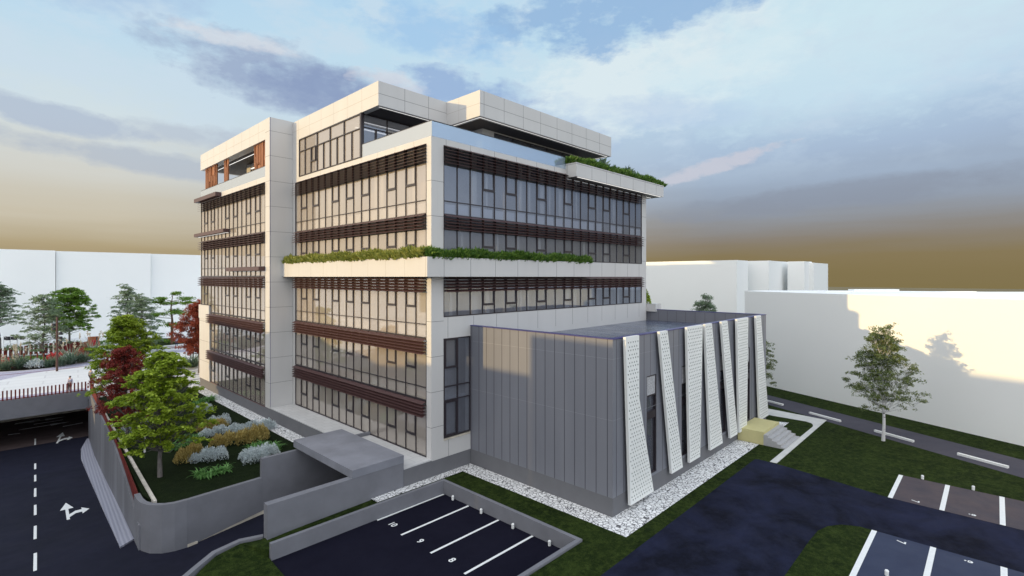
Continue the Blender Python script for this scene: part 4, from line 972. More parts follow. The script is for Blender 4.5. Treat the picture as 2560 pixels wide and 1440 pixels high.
# ------------------------------------------------------------------ vegetation
def mesh_from_faces(name, V, nv, m, parent=None):
    """V: (n, nv, 3) array of separate faces"""
    n = V.shape[0]; me = bpy.data.meshes.new(name)
    me.vertices.add(n * nv); me.vertices.foreach_set('co', V.reshape(-1).astype(np.float32))
    me.loops.add(n * nv); me.loops.foreach_set('vertex_index', np.arange(n * nv, dtype=np.int32))
    me.polygons.add(n); me.polygons.foreach_set('loop_start', np.arange(0, n * nv, nv, dtype=np.int32)); me.polygons.foreach_set('loop_total', np.full(n, nv, dtype=np.int32))
    me.update(calc_edges=True); me.materials.append(m)
    o = bpy.data.objects.new(name, me); COL.objects.link(o); o.parent = parent; return o
def leaves(centres, size, rng, flat_=.6, aspect=.55, sizevar=.35):
    n = len(centres)
    nrm = rng.normal(size=(n, 3)); nrm[:, 2] = np.abs(nrm[:, 2]) + flat_ * 2.2; nrm /= np.linalg.norm(nrm, axis=1)[:, None]
    t = rng.normal(size=(n, 3)); t -= (t * nrm).sum(1)[:, None] * nrm; t /= np.linalg.norm(t, axis=1)[:, None]
    u = np.cross(nrm, t); s = size * (1 + sizevar * rng.uniform(-1, 1, n))[:, None]
    a = centres + t * s; c = centres - t * s; b_ = centres + u * s * aspect + t * s * .15; d = centres - u * s * aspect + t * s * .15
    return np.stack([a, b_, c, d], 1)
def limb(mb, p0, p1, r0, r1, rng, n=6, segs=3, wob=.06):
    p0 = Vector(p0); p1 = Vector(p1); L = (p1 - p0).length; prev = p0; pr = r0
    for k in range(1, segs + 1):
        t = k / segs; q = p0.lerp(p1, t)
        if k < segs: q += Vector(rng.normal(size=3)) * L * wob
        rr = r0 + (r1 - r0) * t; mb.tube(prev, q, pr, rr, n, cap=(k in (1, segs))); prev = q; pr = rr
    return prev
def tree(name, label, cat, base, H, Rc, zc0, prof, leafmat, barkmat, tr, n_cl, per, lsize, cl_r, cl_flat, seed, group=None, rise=.35, lean=(0, 0), flat_=.6, twigs=True):
    """prof(t) = crown radius factor at relative crown height t (0 bottom .. 1 top); layered leaf clusters at limb ends"""
    rng = np.random.default_rng(seed); root = thing(name, label, cat, base, group)
    tk = MB(); top = Vector((lean[0], lean[1], H * .93))
    pts = [Vector((0, 0, -.05))]
    for k in range(1, 7):
        t = k / 6; pts.append(Vector((lean[0] * t * t + rng.normal() * H * .008, lean[1] * t * t + rng.normal() * H * .008, H * .93 * t)))
    for k in range(6): tk.tube(pts[k], pts[k + 1], tr * (1 - .88 * (k / 6) ** .8), tr * (1 - .88 * ((k + 1) / 6) ** .8), 9, cap=(k in (0, 5)))
    def on_trunk(z):
        f = max(0, min(5.999, z / (H * .93) * 6)); i = int(f); return pts[i].lerp(pts[i + 1], f - i)
    C = []
    ga = 2.39996; off = rng.uniform(0, 6.28)
    for i in range(n_cl):
        t = (i + .5) / n_cl; t = t ** .9
        z = zc0 + (H - zc0) * t
        rad = Rc * prof(t); ang = off + i * ga + rng.normal() * .25
        rr = rad * (rng.uniform(.45, 1.0) if i % 3 else rng.uniform(.05, .5))
        c = on_trunk(min(z, H * .9)); p = Vector((c.x + math.cos(ang) * rr, c.y + math.sin(ang) * rr, z + rng.normal() * .03 * H))
        zs = max(zc0 * .75, z - rr * rise - .1 * H * t); s = on_trunk(zs)
        limb(tk, s, p, max(.010, tr * .22 * (1 - .6 * t)), .006, rng, 5, 3, .05)
        if twigs:
            for q in range(4):
                e = p + Vector(rng.normal(size=3)) * cl_r * .55; e.z = p.z + abs(rng.normal()) * cl_r * .2; limb(tk, p.lerp(s, .25), e, .012, .004, rng, 3, 1)
        out = Vector((math.cos(ang), math.sin(ang), 0)); k = int(per * rng.uniform(.7, 1.3))
        q = rng.normal(size=(k, 3)); q /= np.linalg.norm(q, axis=1)[:, None] + 1e-6; q *= rng.uniform(0, 1, (k, 1)) ** .45
        # sub-sprays give the cluster a ragged edge
        sub = rng.normal(size=(7, 3)) * np.array([.55, .55, .35]); idx = rng.integers(0, 7, k)
        q = q * .55 + sub[idx]
        q *= np.array([cl_r, cl_r, cl_r * cl_flat]) * rng.uniform(.75, 1.2)
        q[:, 2] -= .10 * (q[:, 0] ** 2 + q[:, 1] ** 2) / max(cl_r, .1)
        C.append(q + np.array(p))
    C = np.concatenate(C); mesh_from_faces('crown', leaves(C, lsize, rng, flat_), 4, leafmat, root)
    tk.build('trunk', barkmat, root); return root
dome = lambda t: math.sin(math.pi * min(1, .18 + .82 * t)) ** .55 if t < .98 else .25
cone = lambda t: max(.12, (1 - t) ** .75) * (1 if t > .12 else .75 + 2 * t)
oval = lambda t: max(.15, math.sin(math.pi * (.12 + .84 * t)) ** .7)
bushy = lambda t: max(.2, (1 - t ** 2.2)) * (.8 + .2 * min(1, t * 5))
gb = lambda px, py, z=-12.72: G(px, py, z)
LAY = lambda k: (lambda t: (.88 + .12 * math.sin(t * 9)) * (1.02 - t ** 2.0) ** .6 * k)
tree('maple_tree', 'bright green foreground tree with a slim grey trunk on the garden lawn', 'tree', gb(400, 1192), 7.75, 2.75, 2.15, lambda t: .95 * (1 - t ** 2.1) ** .6 * (.8 + .2 * min(1, t * 4)) + .06, L_bright, M_bark, .15, 190, 170, .10, .40, .50, 11, rise=.9, flat_=.5)
tree('maple_tree', 'yellow green tree behind the dark red one, left of the foreground tree', 'tree', (9.9, 62.5, GZ), 8.7, 3.4, 1.8, lambda t: (1 - t ** 2.0) ** .6 + .06, L_bright2, M_bark, .15, 170, 210, .10, .55, .5, 12, rise=.9, flat_=.5)
tree('maple_tree', 'dark crimson tree between the two bright green trees beside the rusty fence', 'tree', (7.75, 49.0, GZ), 7.2, 1.95, 1.4, lambda t: max(.3, math.sin(math.pi * (.2 + .70 * t))), L_red, M_bark, .10, 110, 260, .06, .42, .8, 13, rise=.5, lean=(-.1, .5), flat_=.2)
tree('maple_tree', 'russet red tree standing against the left end of the office building', 'tree', (19.9, 76.2, PZ), 9.1, 3.2, 2.9, lambda t: max(.2, math.sin(math.pi * (.16 + .80 * t))), L_red2, M_bark, .20, 130, 260, .09, .65, .8, 14, rise=.5, flat_=.2)
tree('birch_tree', 'tall birch with white trunk and airy conical crown on the lawn by the service road', 'tree', G(2208, 1102, GZ), 8.5, 2.9, 2.9, lambda t: (1.04 - t) ** .5 if t > .10 else .85, L_birch, M_birch, .13, 170, 150, .06, .42, .62, 15, rise=.8, flat_=.2)
tree('birch_tree', 'birch peeping out from behind the right corner of the annex', 'tree', G(1893, 1000, GZ), 6.5, 2.1, 2.3, lambda t: (1.05 - t) ** .6, L_birch, M_birch, .10, 70, 170, .06, .42, .6, 16, rise=.8, flat_=.2)
tree('small_tree', 'grey green tree top showing over the back parapet of the annex', 'tree', (66.2, 27.7, GZ), 9.9, 2.0, 4.0, oval, L_grey, M_bark, .14, 70, 170, .085, .5, .8, 17, flat_=.2)
tree('birch_tree', 'slim young birch stem under the foreground tree crown', 'tree', gb(362, 1131), 4.3, 1.0, 2.2, oval, L_bright, M_birch, .07, 14, 120, .06, .4, .4, 18)
# trees beyond the plaza
tg = 'trees beyond the plaza'
tree('park_tree', 'grey green layered tree at the left edge of the picture', 'tree', (2.2, 127, PZ), 11.2, 3.6, 4.4, lambda t: (1.05 - t) ** .5, L_grey, M_bark, .22, 130, 95, .12, .65, .38, 21, tg, rise=.3, flat_=.3)
tree('park_tree', 'sparse blue green tree behind the brown lamp post', 'tree', G(109, 893, PZ), 9.6, 4.0, 1.2, lambda t: (1.03 - t) ** .42, L_grey, M_bark, .18, 140, 95, .11, .65, .42, 22, tg, rise=.4, flat_=.3)
tree('park_tree', 'dense bright green round tree right of the brown lamp post', 'tree', G(173, 866, PZ), 10.4, 4.1, 3.1, lambda t: max(.3, math.sin(math.pi * (.2 + .72 * t)) ** .6), L_mid, M_bark, .20, 170, 200, .13, .75, .45, 23, tg, rise=.4, flat_=.3)
tree('park_tree', 'tall grey green tree with tiered branches, left of a close pair', 'tree', G(318, 875, PZ), 10.8, 3.5, 2.0, lambda t: (1.04 - t) ** .5, L_grey, M_bark, .2, 130, 95, .11, .62, .42, 24, tg, rise=.3, flat_=.3)
tree('park_tree', 'olive green tree, right of a close pair, reaching low over the plaza', 'tree', G(353, 880, PZ), 9.4, 3.8, 1.0, lambda t: (1.03 - t) ** .42, L_grey, M_bark, .18, 140, 95, .11, .62, .42, 25, tg, rise=.4, flat_=.3)
def pine():
    rng = np.random.default_rng(31); base = G(429, 861, PZ); root = thing('pine_tree', 'umbrella shaped pine with flat tiers of green and a bare brown trunk', 'tree', base, tg)
    tk = MB(); k = depth(base.x, base.y) / FPX; hz = lambda py: (861 - py) * k
    P = [Vector((0, 0, -.05)), Vector((.1, 0, hz(800))), Vector((-.1, 0, hz(770))), Vector((.15, 0, hz(740)))]
    for i in range(3): tk.tube(P[i], P[i + 1], .24 - .06 * i, .19 - .06 * i, 8)
    C = []
    for dx, py, r, th in [(0, 734, 1.1, .35), (-1.3, 746, 1.6, .35), (1.6, 747, 1.8, .35), (-2.6, 755, 1.3, .3), (3.0, 757, 1.2, .3), (0, 758, 2.4, .4), (-2.0, 785, 2.0, .4), (2.0, 782, 2.1, .4), (0, 778, 2.3, .45), (-3.2, 789, 1.0, .3), (-1.2, 813, 1.7, .45), (1.2, 812, 1.4, .4)]:
        c = Vector((dx * RT[0], dx * RT[1], hz(py))) + Vector((FW[0], FW[1], 0)) * rng.uniform(-1.2, 1.2)
        limb(tk, Vector((0, 0, c.z - .5)), c, .07, .02, rng, 5, 2)
        for j in range(7):
            n = 90; q = rng.normal(size=(n, 3)) * np.array([r * .22, r * .22, th * .35]); a = rng.uniform(0, 6.28); rr = r * rng.uniform(.1, .8)
            C.append(q + np.array(c) + np.array([math.cos(a) * rr, math.sin(a) * rr, rng.normal() * .12]))
    mesh_from_faces('crown', leaves(np.concatenate(C), .14, rng, .5), 4, L_mid, root); tk.build('trunk', M_bark_brown, root)
pine()
# low mounds and perennials
def mound(name, label, cat, blobs, m, n, ls, seed, group, upright=0.0, aspect=.4, z=-12.72, bw=.20):
    """blobs: (x, y, rx, ry, h)"""
    rng = np.random.default_rng(seed); bx = np.mean([q[0] for q in blobs]); by = np.mean([q[1] for q in blobs])
    V = []
    for x, y, rx, ry, h in blobs:
        k = int(n * rx * ry * 3.2)
        a = rng.uniform(0, 2 * math.pi, k); r_ = rng.uniform(0, 1, k) ** .5; t = rng.uniform(.25, 1, k) ** .6
        lump = 1 + .16 * np.sin(a * 3 + x * 7) + .10 * np.sin(a * 7 + y * 5)
        px = x - bx + rx * r_ * np.cos(a) * lump; py = y - by + ry * r_ * np.sin(a) * lump
        pz = h * np.sqrt(np.clip(1 - r_ ** 2.6, 0.02, 1)) * t * (1 + .22 * np.sin(px * 9 + x) * np.cos(py * 9))
        c = np.stack([px, py, pz], 1)
        if upright:
            d = np.stack([np.cos(a) * r_ * .8 + rng.normal(size=k) * .35, np.sin(a) * r_ * .8 + rng.normal(size=k) * .35, np.ones(k) * upright], 1); d /= np.linalg.norm(d, axis=1)[:, None]
            s = np.cross(d, rng.normal(size=(k, 3))); s /= np.linalg.norm(s, axis=1)[:, None]; L = ls * rng.uniform(.7, 1.4, (k, 1))
            V.append(np.stack([c - s * L * bw, c + s * L * bw, c + d * L + s * L * bw * .5, c + d * L - s * L * bw * .5], 1))
        else: V.append(leaves(c, ls, rng, .1, aspect))
    o = mesh_from_faces(name, np.concatenate(V), 4, m); o.location = (bx, by, z); return tag(o, label, cat, group)
def mnd(px, py, w, hgt, dep=.8, z=-12.72):     # blob whose foot is seen at (px, py); w px wide, hgt px high
    p = G(px, py, z); k = depth(p.x, p.y) / FPX
    return (p.x + dep * .4 * FW[0], p.y + dep * .4 * FW[1], w * k / 2, dep, hgt * k * .95)
sg, yg, fg = 'silver shrubs in the garden beds', 'golden shrubs in the garden beds', 'green ferny plants in the garden beds'
SV = lambda lab, bl, sd: mound('silver_shrub', lab, 'shrub', bl, L_silver, 1300, .075, sd, sg, upright=.8, bw=.26)
YV = lambda lab, bl, sd: mound('golden_shrub', lab, 'shrub', bl, L_gold, 1300, .11, sd, yg, upright=1.4, bw=.20)
SV('silver leaved mound nearest the building corner, highest up the lawn', [mnd(512, 1031, 26, 20, .7), mnd(500, 1034, 30, 22, .7)], 41)
SV('silver leaved mound behind the small golden shrub right of the tree crown', [mnd(528, 1068, 34, 24, .6), mnd(556, 1066, 30, 28, .7)], 42)
SV('long silver leaved drift left of the large golden shrub', [mnd(512, 1096, 36, 20, .6), mnd(545, 1090, 40, 24, .7), mnd(580, 1088, 36, 26, .7), mnd(598, 1090, 30, 28, .6)], 43)
SV('silver leaved drift touching the cobble strip behind the large golden shrub', [mnd(630, 1082, 44, 28, .7), mnd(660, 1076, 36, 26, .7), mnd(674, 1074, 24, 20, .5)], 44)
SV('silver leaved mound beside the lone green fern, in front of a golden shrub', [mnd(480, 1158, 28, 20, .55), mnd(515, 1155, 42, 32, .7), mnd(545, 1150, 34, 30, .7)], 45)
SV('largest silver leaved mound, tucked against the stepped concrete wall', [mnd(612, 1152, 34, 24, .6), mnd(632, 1158, 56, 34, .8), mnd(662, 1150, 50, 36, .8)], 46)
SV('silver leaved mound seen under the foreground tree crown at the pale kerb', [mnd(320, 1085, 44, 30, .8), mnd(350, 1088, 40, 26, .8)], 47)
YV('small golden shrub in front of the silver mound right of the tree crown', [mnd(510, 1080, 44, 24, .6), mnd(545, 1072, 34, 22, .5)], 51)
YV('left half of the long golden drift in mid lawn', [mnd(540, 1120, 36, 30, .6), mnd(570, 1114, 42, 30, .6)], 52)
YV('right half of the long golden drift in mid lawn, tallest golden shrub', [mnd(605, 1112, 40, 36, .6), mnd(635, 1108, 46, 42, .7), mnd(655, 1102, 28, 36, .5)], 53)
YV('golden shrub behind the silver mound beside the lone green fern', [mnd(452, 1160, 36, 34, .6), mnd(480, 1142, 40, 30, .6)], 54)
def fern(label, spots, seed, L=.75, n=60, m=L_fern, name='fern', group=fg, z=-12.72, wid=.045, arch=1.0, cat='fern'):
    rng = np.random.default_rng(seed); P = [G(px, py, z) for px, py in spots]; b0 = sum(P, Vector()) / len(P); V = []
    for p in P:
        for i in range(n):
            a = rng.uniform(0, 6.28); el = rng.uniform(.5, 1.35); LL = L * rng.uniform(.6, 1.15); q = np.array(p - b0) + np.append(rng.normal(size=2) * .12, 0)
            d = np.array([math.cos(a) * math.cos(el), math.sin(a) * math.cos(el), math.sin(el)]); sd = np.array([-math.sin(a), math.cos(a), 0]); prev = q; w0 = wid * .6
            for k in range(4):
                t = (k + 1) / 4; nx = prev + d * LL / 4; d = d + np.array([0, 0, -.42 * arch]) + np.array([math.cos(a), math.sin(a), 0]) * .12; d /= np.linalg.norm(d); w1 = wid * (1 - t) ** .7 + .004
                V.append([prev - sd * w0, prev + sd * w0, nx + sd * w1, nx - sd * w1]); prev = nx; w0 = w1
    o = mesh_from_faces(name, np.array(V), 4, m); o.location = b0; return tag(o, label, cat, group)
fern('lone green fern nearest the curved wall on the garden lawn', [(498, 1190), (520, 1192), (542, 1184), (560, 1178)], 61)
fern('green fern clump left of the golden drift under the tree crown', [(425, 1125), (445, 1122), (465, 1112), (480, 1104), (455, 1100), (495, 1096)], 62, .8)
fern('green fern showing behind the largest silver mound', [(632, 1122), (655, 1116), (680, 1120), (690, 1122)], 63, .75)
fern('green fern at the far end of the garden beside the cobble strip', [(500, 1008), (515, 1004), (528, 1000), (490, 1015)], 64, .9)
# planted ledges
def hedge(name, label, path, w, h, m, n, seed, z, ls=.10, vary=.35, m2=None):
    rng = np.random.default_rng(seed); V = []
    p = np.array(path); seg = np.linalg.norm(p[1:] - p[:-1], axis=1); tot = seg.sum(); k = int(n * tot)
    s = rng.uniform(0, tot, k); cum = np.concatenate([[0], np.cumsum(seg)]); i = np.clip(np.searchsorted(cum, s) - 1, 0, len(seg) - 1)
    f = (s - cum[i]) / seg[i]; c = p[i] + (p[i + 1] - p[i]) * f[:, None]; d = (p[i + 1] - p[i]) / seg[i][:, None]; nn = np.stack([-d[:, 1], d[:, 0]], 1)
    hh = h * (1 - vary / 2 + vary / 2 * (np.sin(s * 1.3 + seed) + .7 * np.sin(s * 3.1) + .5 * np.sin(s * 7.7)) / 1.6)
    o_ = rng.uniform(-1, 1, k); c = c + nn * (o_ * w / 2)[:, None]; zz = hh * rng.uniform(.1, 1, k) ** .6 * (1 - .35 * o_ ** 2)
    C = np.column_stack([c, zz]); dr = rng.normal(size=(k, 3)); dr[:, 2] = np.abs(dr[:, 2]) + .5; dr[:, :2] += nn * (o_ * .9)[:, None]; dr /= np.linalg.norm(dr, axis=1)[:, None]
    sd = np.cross(dr, rng.normal(size=(k, 3))); sd /= np.linalg.norm(sd, axis=1)[:, None]; L = ls * rng.uniform(.6, 1.6, (k, 1))
    V = np.stack([C - sd * L * .10, C + sd * L * .14, C + dr * L, C + dr * L * .5 - sd * L * .22], 1)
    b0 = np.array([p[0][0], p[0][1], z]); V = V - np.array([p[0][0], p[0][1], 0]); o = mesh_from_faces(name, V, 4, m); o.location = b0
    return tag(o, label, 'hedge', None, 'stuff')
hedge('ledge_planting', 'grasses and low shrubs, tinted yellow as if sunlit, filling the sunlit side of the mid height ledge', [(19.25, 46.3), (19.22, 25.6)], .9, .78, L_hedge2, 1100, 71, 1.0, .28)
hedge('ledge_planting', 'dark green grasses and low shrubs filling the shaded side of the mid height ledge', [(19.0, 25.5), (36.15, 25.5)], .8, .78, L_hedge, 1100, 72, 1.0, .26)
hedge('roof_planting', 'mixed green shrubs spilling over the upper right planter', [(33.5, 25.5), (49.1, 25.5)], 1.3, .85, L_hedge, 1000, 73, 9.25, .24, .5)
hedge('roof_planting', 'blue green grass tufts standing in the upper right planter', [(36.5, 25.9), (45.0, 25.9)], .5, 1.15, L_agave, 260, 74, 9.25, .42, .7)
mound('round_shrub', 'bright green round shrub in the planter at the right end of the office building', 'shrub', [(47.6, 26.6, .7, .8, 1.5)], L_bright, 900, .11, 75, None, z=-2.9)
mound('round_shrub', 'small olive shrub on the far bed left of the pine', 'shrub', [mnd(422, 858, 14, 12, 1.0, PZ)], L_mid, 60, .2, 76, 'low shrubs on the far bed', z=PZ)
mound('round_shrub', 'small round green shrub left of the orange screen', 'shrub', [mnd(192, 866, 16, 12, 1.0, PZ)], L_mid, 60, .2, 77, 'low shrubs on the far bed', z=PZ)
mound('ground_cover', 'low green hedge line at the foot of the white building behind the plaza', 'hedge', [mnd(250, 862, 50, 9, 1.2, PZ), mnd(385, 858, 60, 9, 1.2, PZ), mnd(470, 856, 50, 8, 1.2, PZ)], L_mid, 30, .22, 78, None, z=PZ)['kind'] = 'stuff'
mound('round_shrub', 'blue grey low shrub beside the white lamp posts', 'shrub', [mnd(14, 878, 30, 12, 1.2, PZ)], L_grey, 50, .2, 79, 'low shrubs on the far bed', z=PZ)
mound('round_shrub', 'dark green low shrub between the white lamp posts', 'shrub', [mnd(34, 876, 18, 12, 1.0, PZ)], L_mid, 50, .2, 80, 'low shrubs on the far bed', z=PZ)
# plaza bed: bladed plants, plumes, crimson flowers, silver shrubs
bz = PZ + .05
def blades(lab, spots, seed, L=1.6, n=80, m=L_agave, wid=.05, arch=.35, name='bladed_plant', grp='bladed plants in the plaza bed'): return fern(lab, spots, seed, L, n, m, name, grp, bz, wid, arch, 'plant')
blades('spiky grey green plant at the left edge of the plaza bed', [(8, 925), (20, 924)], 81, 1.9)
blades('tall plumed grass between the spiky plant and the first silver shrub', [(48, 921), (52, 920)], 82, 3.0, 80)
blades('spiky plant just left of the brown lamp post', [(118, 918), (125, 917)], 83, 1.9)
blades('spiky plant just right of the brown lamp post', [(148, 915), (156, 914)], 84, 1.9)
blades('tall plumed grass behind the second silver shrub', [(175, 911), (180, 910)], 85, 3.2, 70)
blades('broad grey green plant at the right end of the plaza bed', [(200, 906), (212, 905)], 86, 2.0, 120)
blades('tall plumed grass at the right tip of the plaza bed', [(228, 892), (231, 893)], 87, 3.6, 80)
blades('spiky plant with pale plumes beside the russet tree trunk', [(482, 918), (476, 919), (487, 917)], 88, 2.4, 70, grp='bladed plants by the russet tree')
blades('dark bladed plant left of the spiky plant by the russet tree', [(440, 926), (445, 924)], 89, 2.2, 70, L_grey, grp='bladed plants by the russet tree')
def plumes(lab, spots, seed, H, m=L_plume, n=7):
    rng = np.random.default_rng(seed); V = []; P = [G(x, y, bz) for x, y in spots]; b0 = sum(P, Vector()) / len(P)
    for p in P:
        for i in range(n):
            tip = np.array(p - b0) + np.array([rng.normal() * .8, rng.normal() * .8, H * rng.uniform(.8, 1.1)]); k = 14
            for j in range(k):
                c = tip - np.array([0, 0, .75 * j / k]); s = rng.normal(size=3) * .07; u = np.array([0, 0, .13]) + rng.normal(size=3) * .03; V.append([c - s, c + s, c + s + u, c - s + u])
            foot = np.array(p - b0); w = np.array([.02, .02, 0]); V.append([foot - w, foot + w, tip - [0, 0, .7] + w, tip - [0, 0, .7] - w])
    o = mesh_from_faces('plume_grass', np.array(V), 4, m); o.location = b0; return tag(o, lab, 'plant', 'plume heads in the plaza bed')
plumes('cream plumes standing over the first tall grass', [(50, 920)], 91, 3.3)
plumes('cream plumes standing over the tall grass behind the second silver shrub', [(177, 910)], 92, 3.4)
plumes('cream plumes at the right tip of the plaza bed', [(229, 893)], 93, 3.9)
plumes('cream plumes over the spiky plant at the left edge', [(12, 924)], 94, 1.9)
for lab, bl, sd in [('first silver shrub in the plaza bed, left of the lamp post', [mnd(82, 921, 34, 20, 1.2, bz)], 95), ('second silver shrub in the plaza bed, right of the lamp post', [mnd(163, 910, 30, 24, 1.2, bz)], 96)]:
    mound('silver_shrub', lab, 'shrub', bl, L_silver, 160, .2, sd, 'silver shrubs in the plaza bed', upright=1.2, z=bz)
for lab, bl, sd in [('crimson flowering clump left of the lamp post in the plaza bed', [mnd(125, 902, 26, 16, 1.4, bz), mnd(148, 898, 22, 14, 1.2, bz)], 97), ('crimson flowering clump at the right end of the plaza bed', [mnd(198, 896, 34, 20, 1.6, bz)], 98),
                    ('crimson flowering clump at the left edge of the plaza bed', [mnd(4, 912, 18, 16, 1.4, bz)], 99), ('pinkish red clump beyond the orange screen end', [mnd(232, 868, 18, 16, 1.4, bz)], 100), ('thin red flowering strip beyond the plaza bed', [mnd(170, 876, 50, 10, 1.4, bz)], 101)]:
    mound('flowering_shrub', lab, 'shrub', bl, L_redplant, 110, .24, sd, 'crimson flowers in the plaza beds', upright=1.6, z=bz)
mound('ground_cover', 'low green cover filling the middle of the plaza bed', 'ground cover', [mnd(60, 905, 70, 10, 2.0, bz), mnd(140, 900, 60, 9, 2.0, bz), mnd(195, 890, 50, 8, 2.0, bz)], L_mid, 22, .25, 102, None, z=bz)['kind'] = 'stuff'
# ------------------------------------------------------------------ plaza furniture
# curved rusty picket screen round the bed
f = thing('curved_screen', 'curved screen of rusty red pickets wrapped round the plaza planting bed', 'fence', G(100, 905, PZ), None)
front = [(-60, 925), (0, 922), (60, 917), (110, 913), (160, 908), (200, 901), (218, 893)]; back = [(218, 893), (205, 883), (180, 880), (140, 881), (90, 884), (40, 889), (0, 893), (-60, 900)]
def along(pts, step):
    P = [G(x, y, bz) for x, y in pts]; out = []
    for a, c in zip(P[:-1], P[1:]):
        n = max(1, int((c - a).length / step)); out += [a.lerp(c, i / n) for i in range(n)]
    return out
b = MB()
for i, p in enumerate(along(front, .55)): b.tube((p.x, p.y, bz - .02), (p.x, p.y, bz + 1.75 + .25 * math.sin(i * .3)), .085, n=4)
b.build('picket', M_corten, f); b = MB()
bp = along(back, .5); 
for i, p in enumerate(bp): b.tube((p.x, p.y, bz - .02), (p.x, p.y, bz + 1.5 + .3 * math.sin(i * .12)), .21, n=4)
b.build('closed_panel', M_corten, f); rooted(f)
b = MB(); P = [G(x, y, PZ) for x, y in ((165, 872), (190, 869), (220, 866))]
for p, q, h in ((P[0], P[1], .25), (P[1], P[2], .6)): b.wall([(p.x, p.y), (q.x, q.y)], .15, PZ, [PZ + h, PZ + h + .35])
p = P[2]; b.box(p.x, p.x + 1.6, p.y, p.y + .5, PZ, PZ + 1.7)
tag(b.build('orange_screen', M_orange), 'sloping orange brown slatted screen beyond the plaza bed', 'screen')
def lamp_post(px, py, H, label, heads):
    p = G(px, py, PZ); t = thing('lamp_post', label, 'lamp post', p); b = MB()
    b.tube((0, 0, 0), (0, 0, H), .13, .11, 10); b.build('pole', M_pole, t)
    for dz, side in heads:
        b = MB(); c = Vector((RT[0] * side * .45, RT[1] * side * .45, dz)); b.tube((0, 0, dz), c, .05, .05, 6); b.tube(c + Vector((0, 0, .16)), c - Vector((0, 0, .2)), .20, .27, 10); b.build('spotlight', M_blackish, t)
lamp_post(142.5, 928, 7.3, 'brown lamp post with five black spotlights in front of the plaza bed', [(6.3, -1), (5.7, -1), (5.1, 1), (4.5, 1), (3.9, 1)])
lamp_post(338, 872, 7.1, 'slim dark lamp post standing in front of the close pair of trees', [(6.2, -.6)])
p = thing('bollard', 'dark bollard lamp on the plaza near the russet tree', 'bollard', G(483, 897, PZ)); b = MB(); b.tube((0, 0, 0), (0, 0, 1.3), .10, .10, 8); b.build('shaft', M_blackish, p); b = MB(); b.tube((0, 0, 1.3), (0, 0, 1.45), .11, .08, 8); b.build('cap', M_light and M_line, p)
p = thing('bollard', 'thin dark bollard post near the orange screen end', 'bollard', G(242, 872, PZ)); b = MB(); b.tube((0, 0, 0), (0, 0, 2.0), .10, .10, 8); b.build('shaft', M_blackish, p); b = MB(); b.tube((0, 0, 2.0), (0, 0, 2.1), .13, .10, 8); b.build('cap', M_pole, p)
for px, py, lab in ((8, 881, 'white twin head lamp post under the leftmost tree'), (25, 880, 'white twin head lamp post second from the left edge'), (43, 879, 'white twin head lamp post third from the left edge')):
    t = thing('street_lamp', lab, 'street lamp', G(px, py, PZ), 'white twin head street lamps'); b = MB(); b.tube((0, 0, 0), (0, 0, .35), .3, .22, 8); b.tube((0, 0, .35), (0, 0, 2.6), .11, .08, 8); b.tube(( -RT[0] * .8, -RT[1] * .8, 2.6), (RT[0] * .8, RT[1] * .8, 2.6), .05, n=6); b.build('pole', M_line, t)
    for s in (-1, 1):
        b = MB(); c = Vector((RT[0] * .8 * s, RT[1] * .8 * s, 2.5)); b.tube(c - Vector((0, 0, .45)), c + Vector((0, 0, .15)), .3, .26, 8); b.build('lamp_head', M_blackish, t)
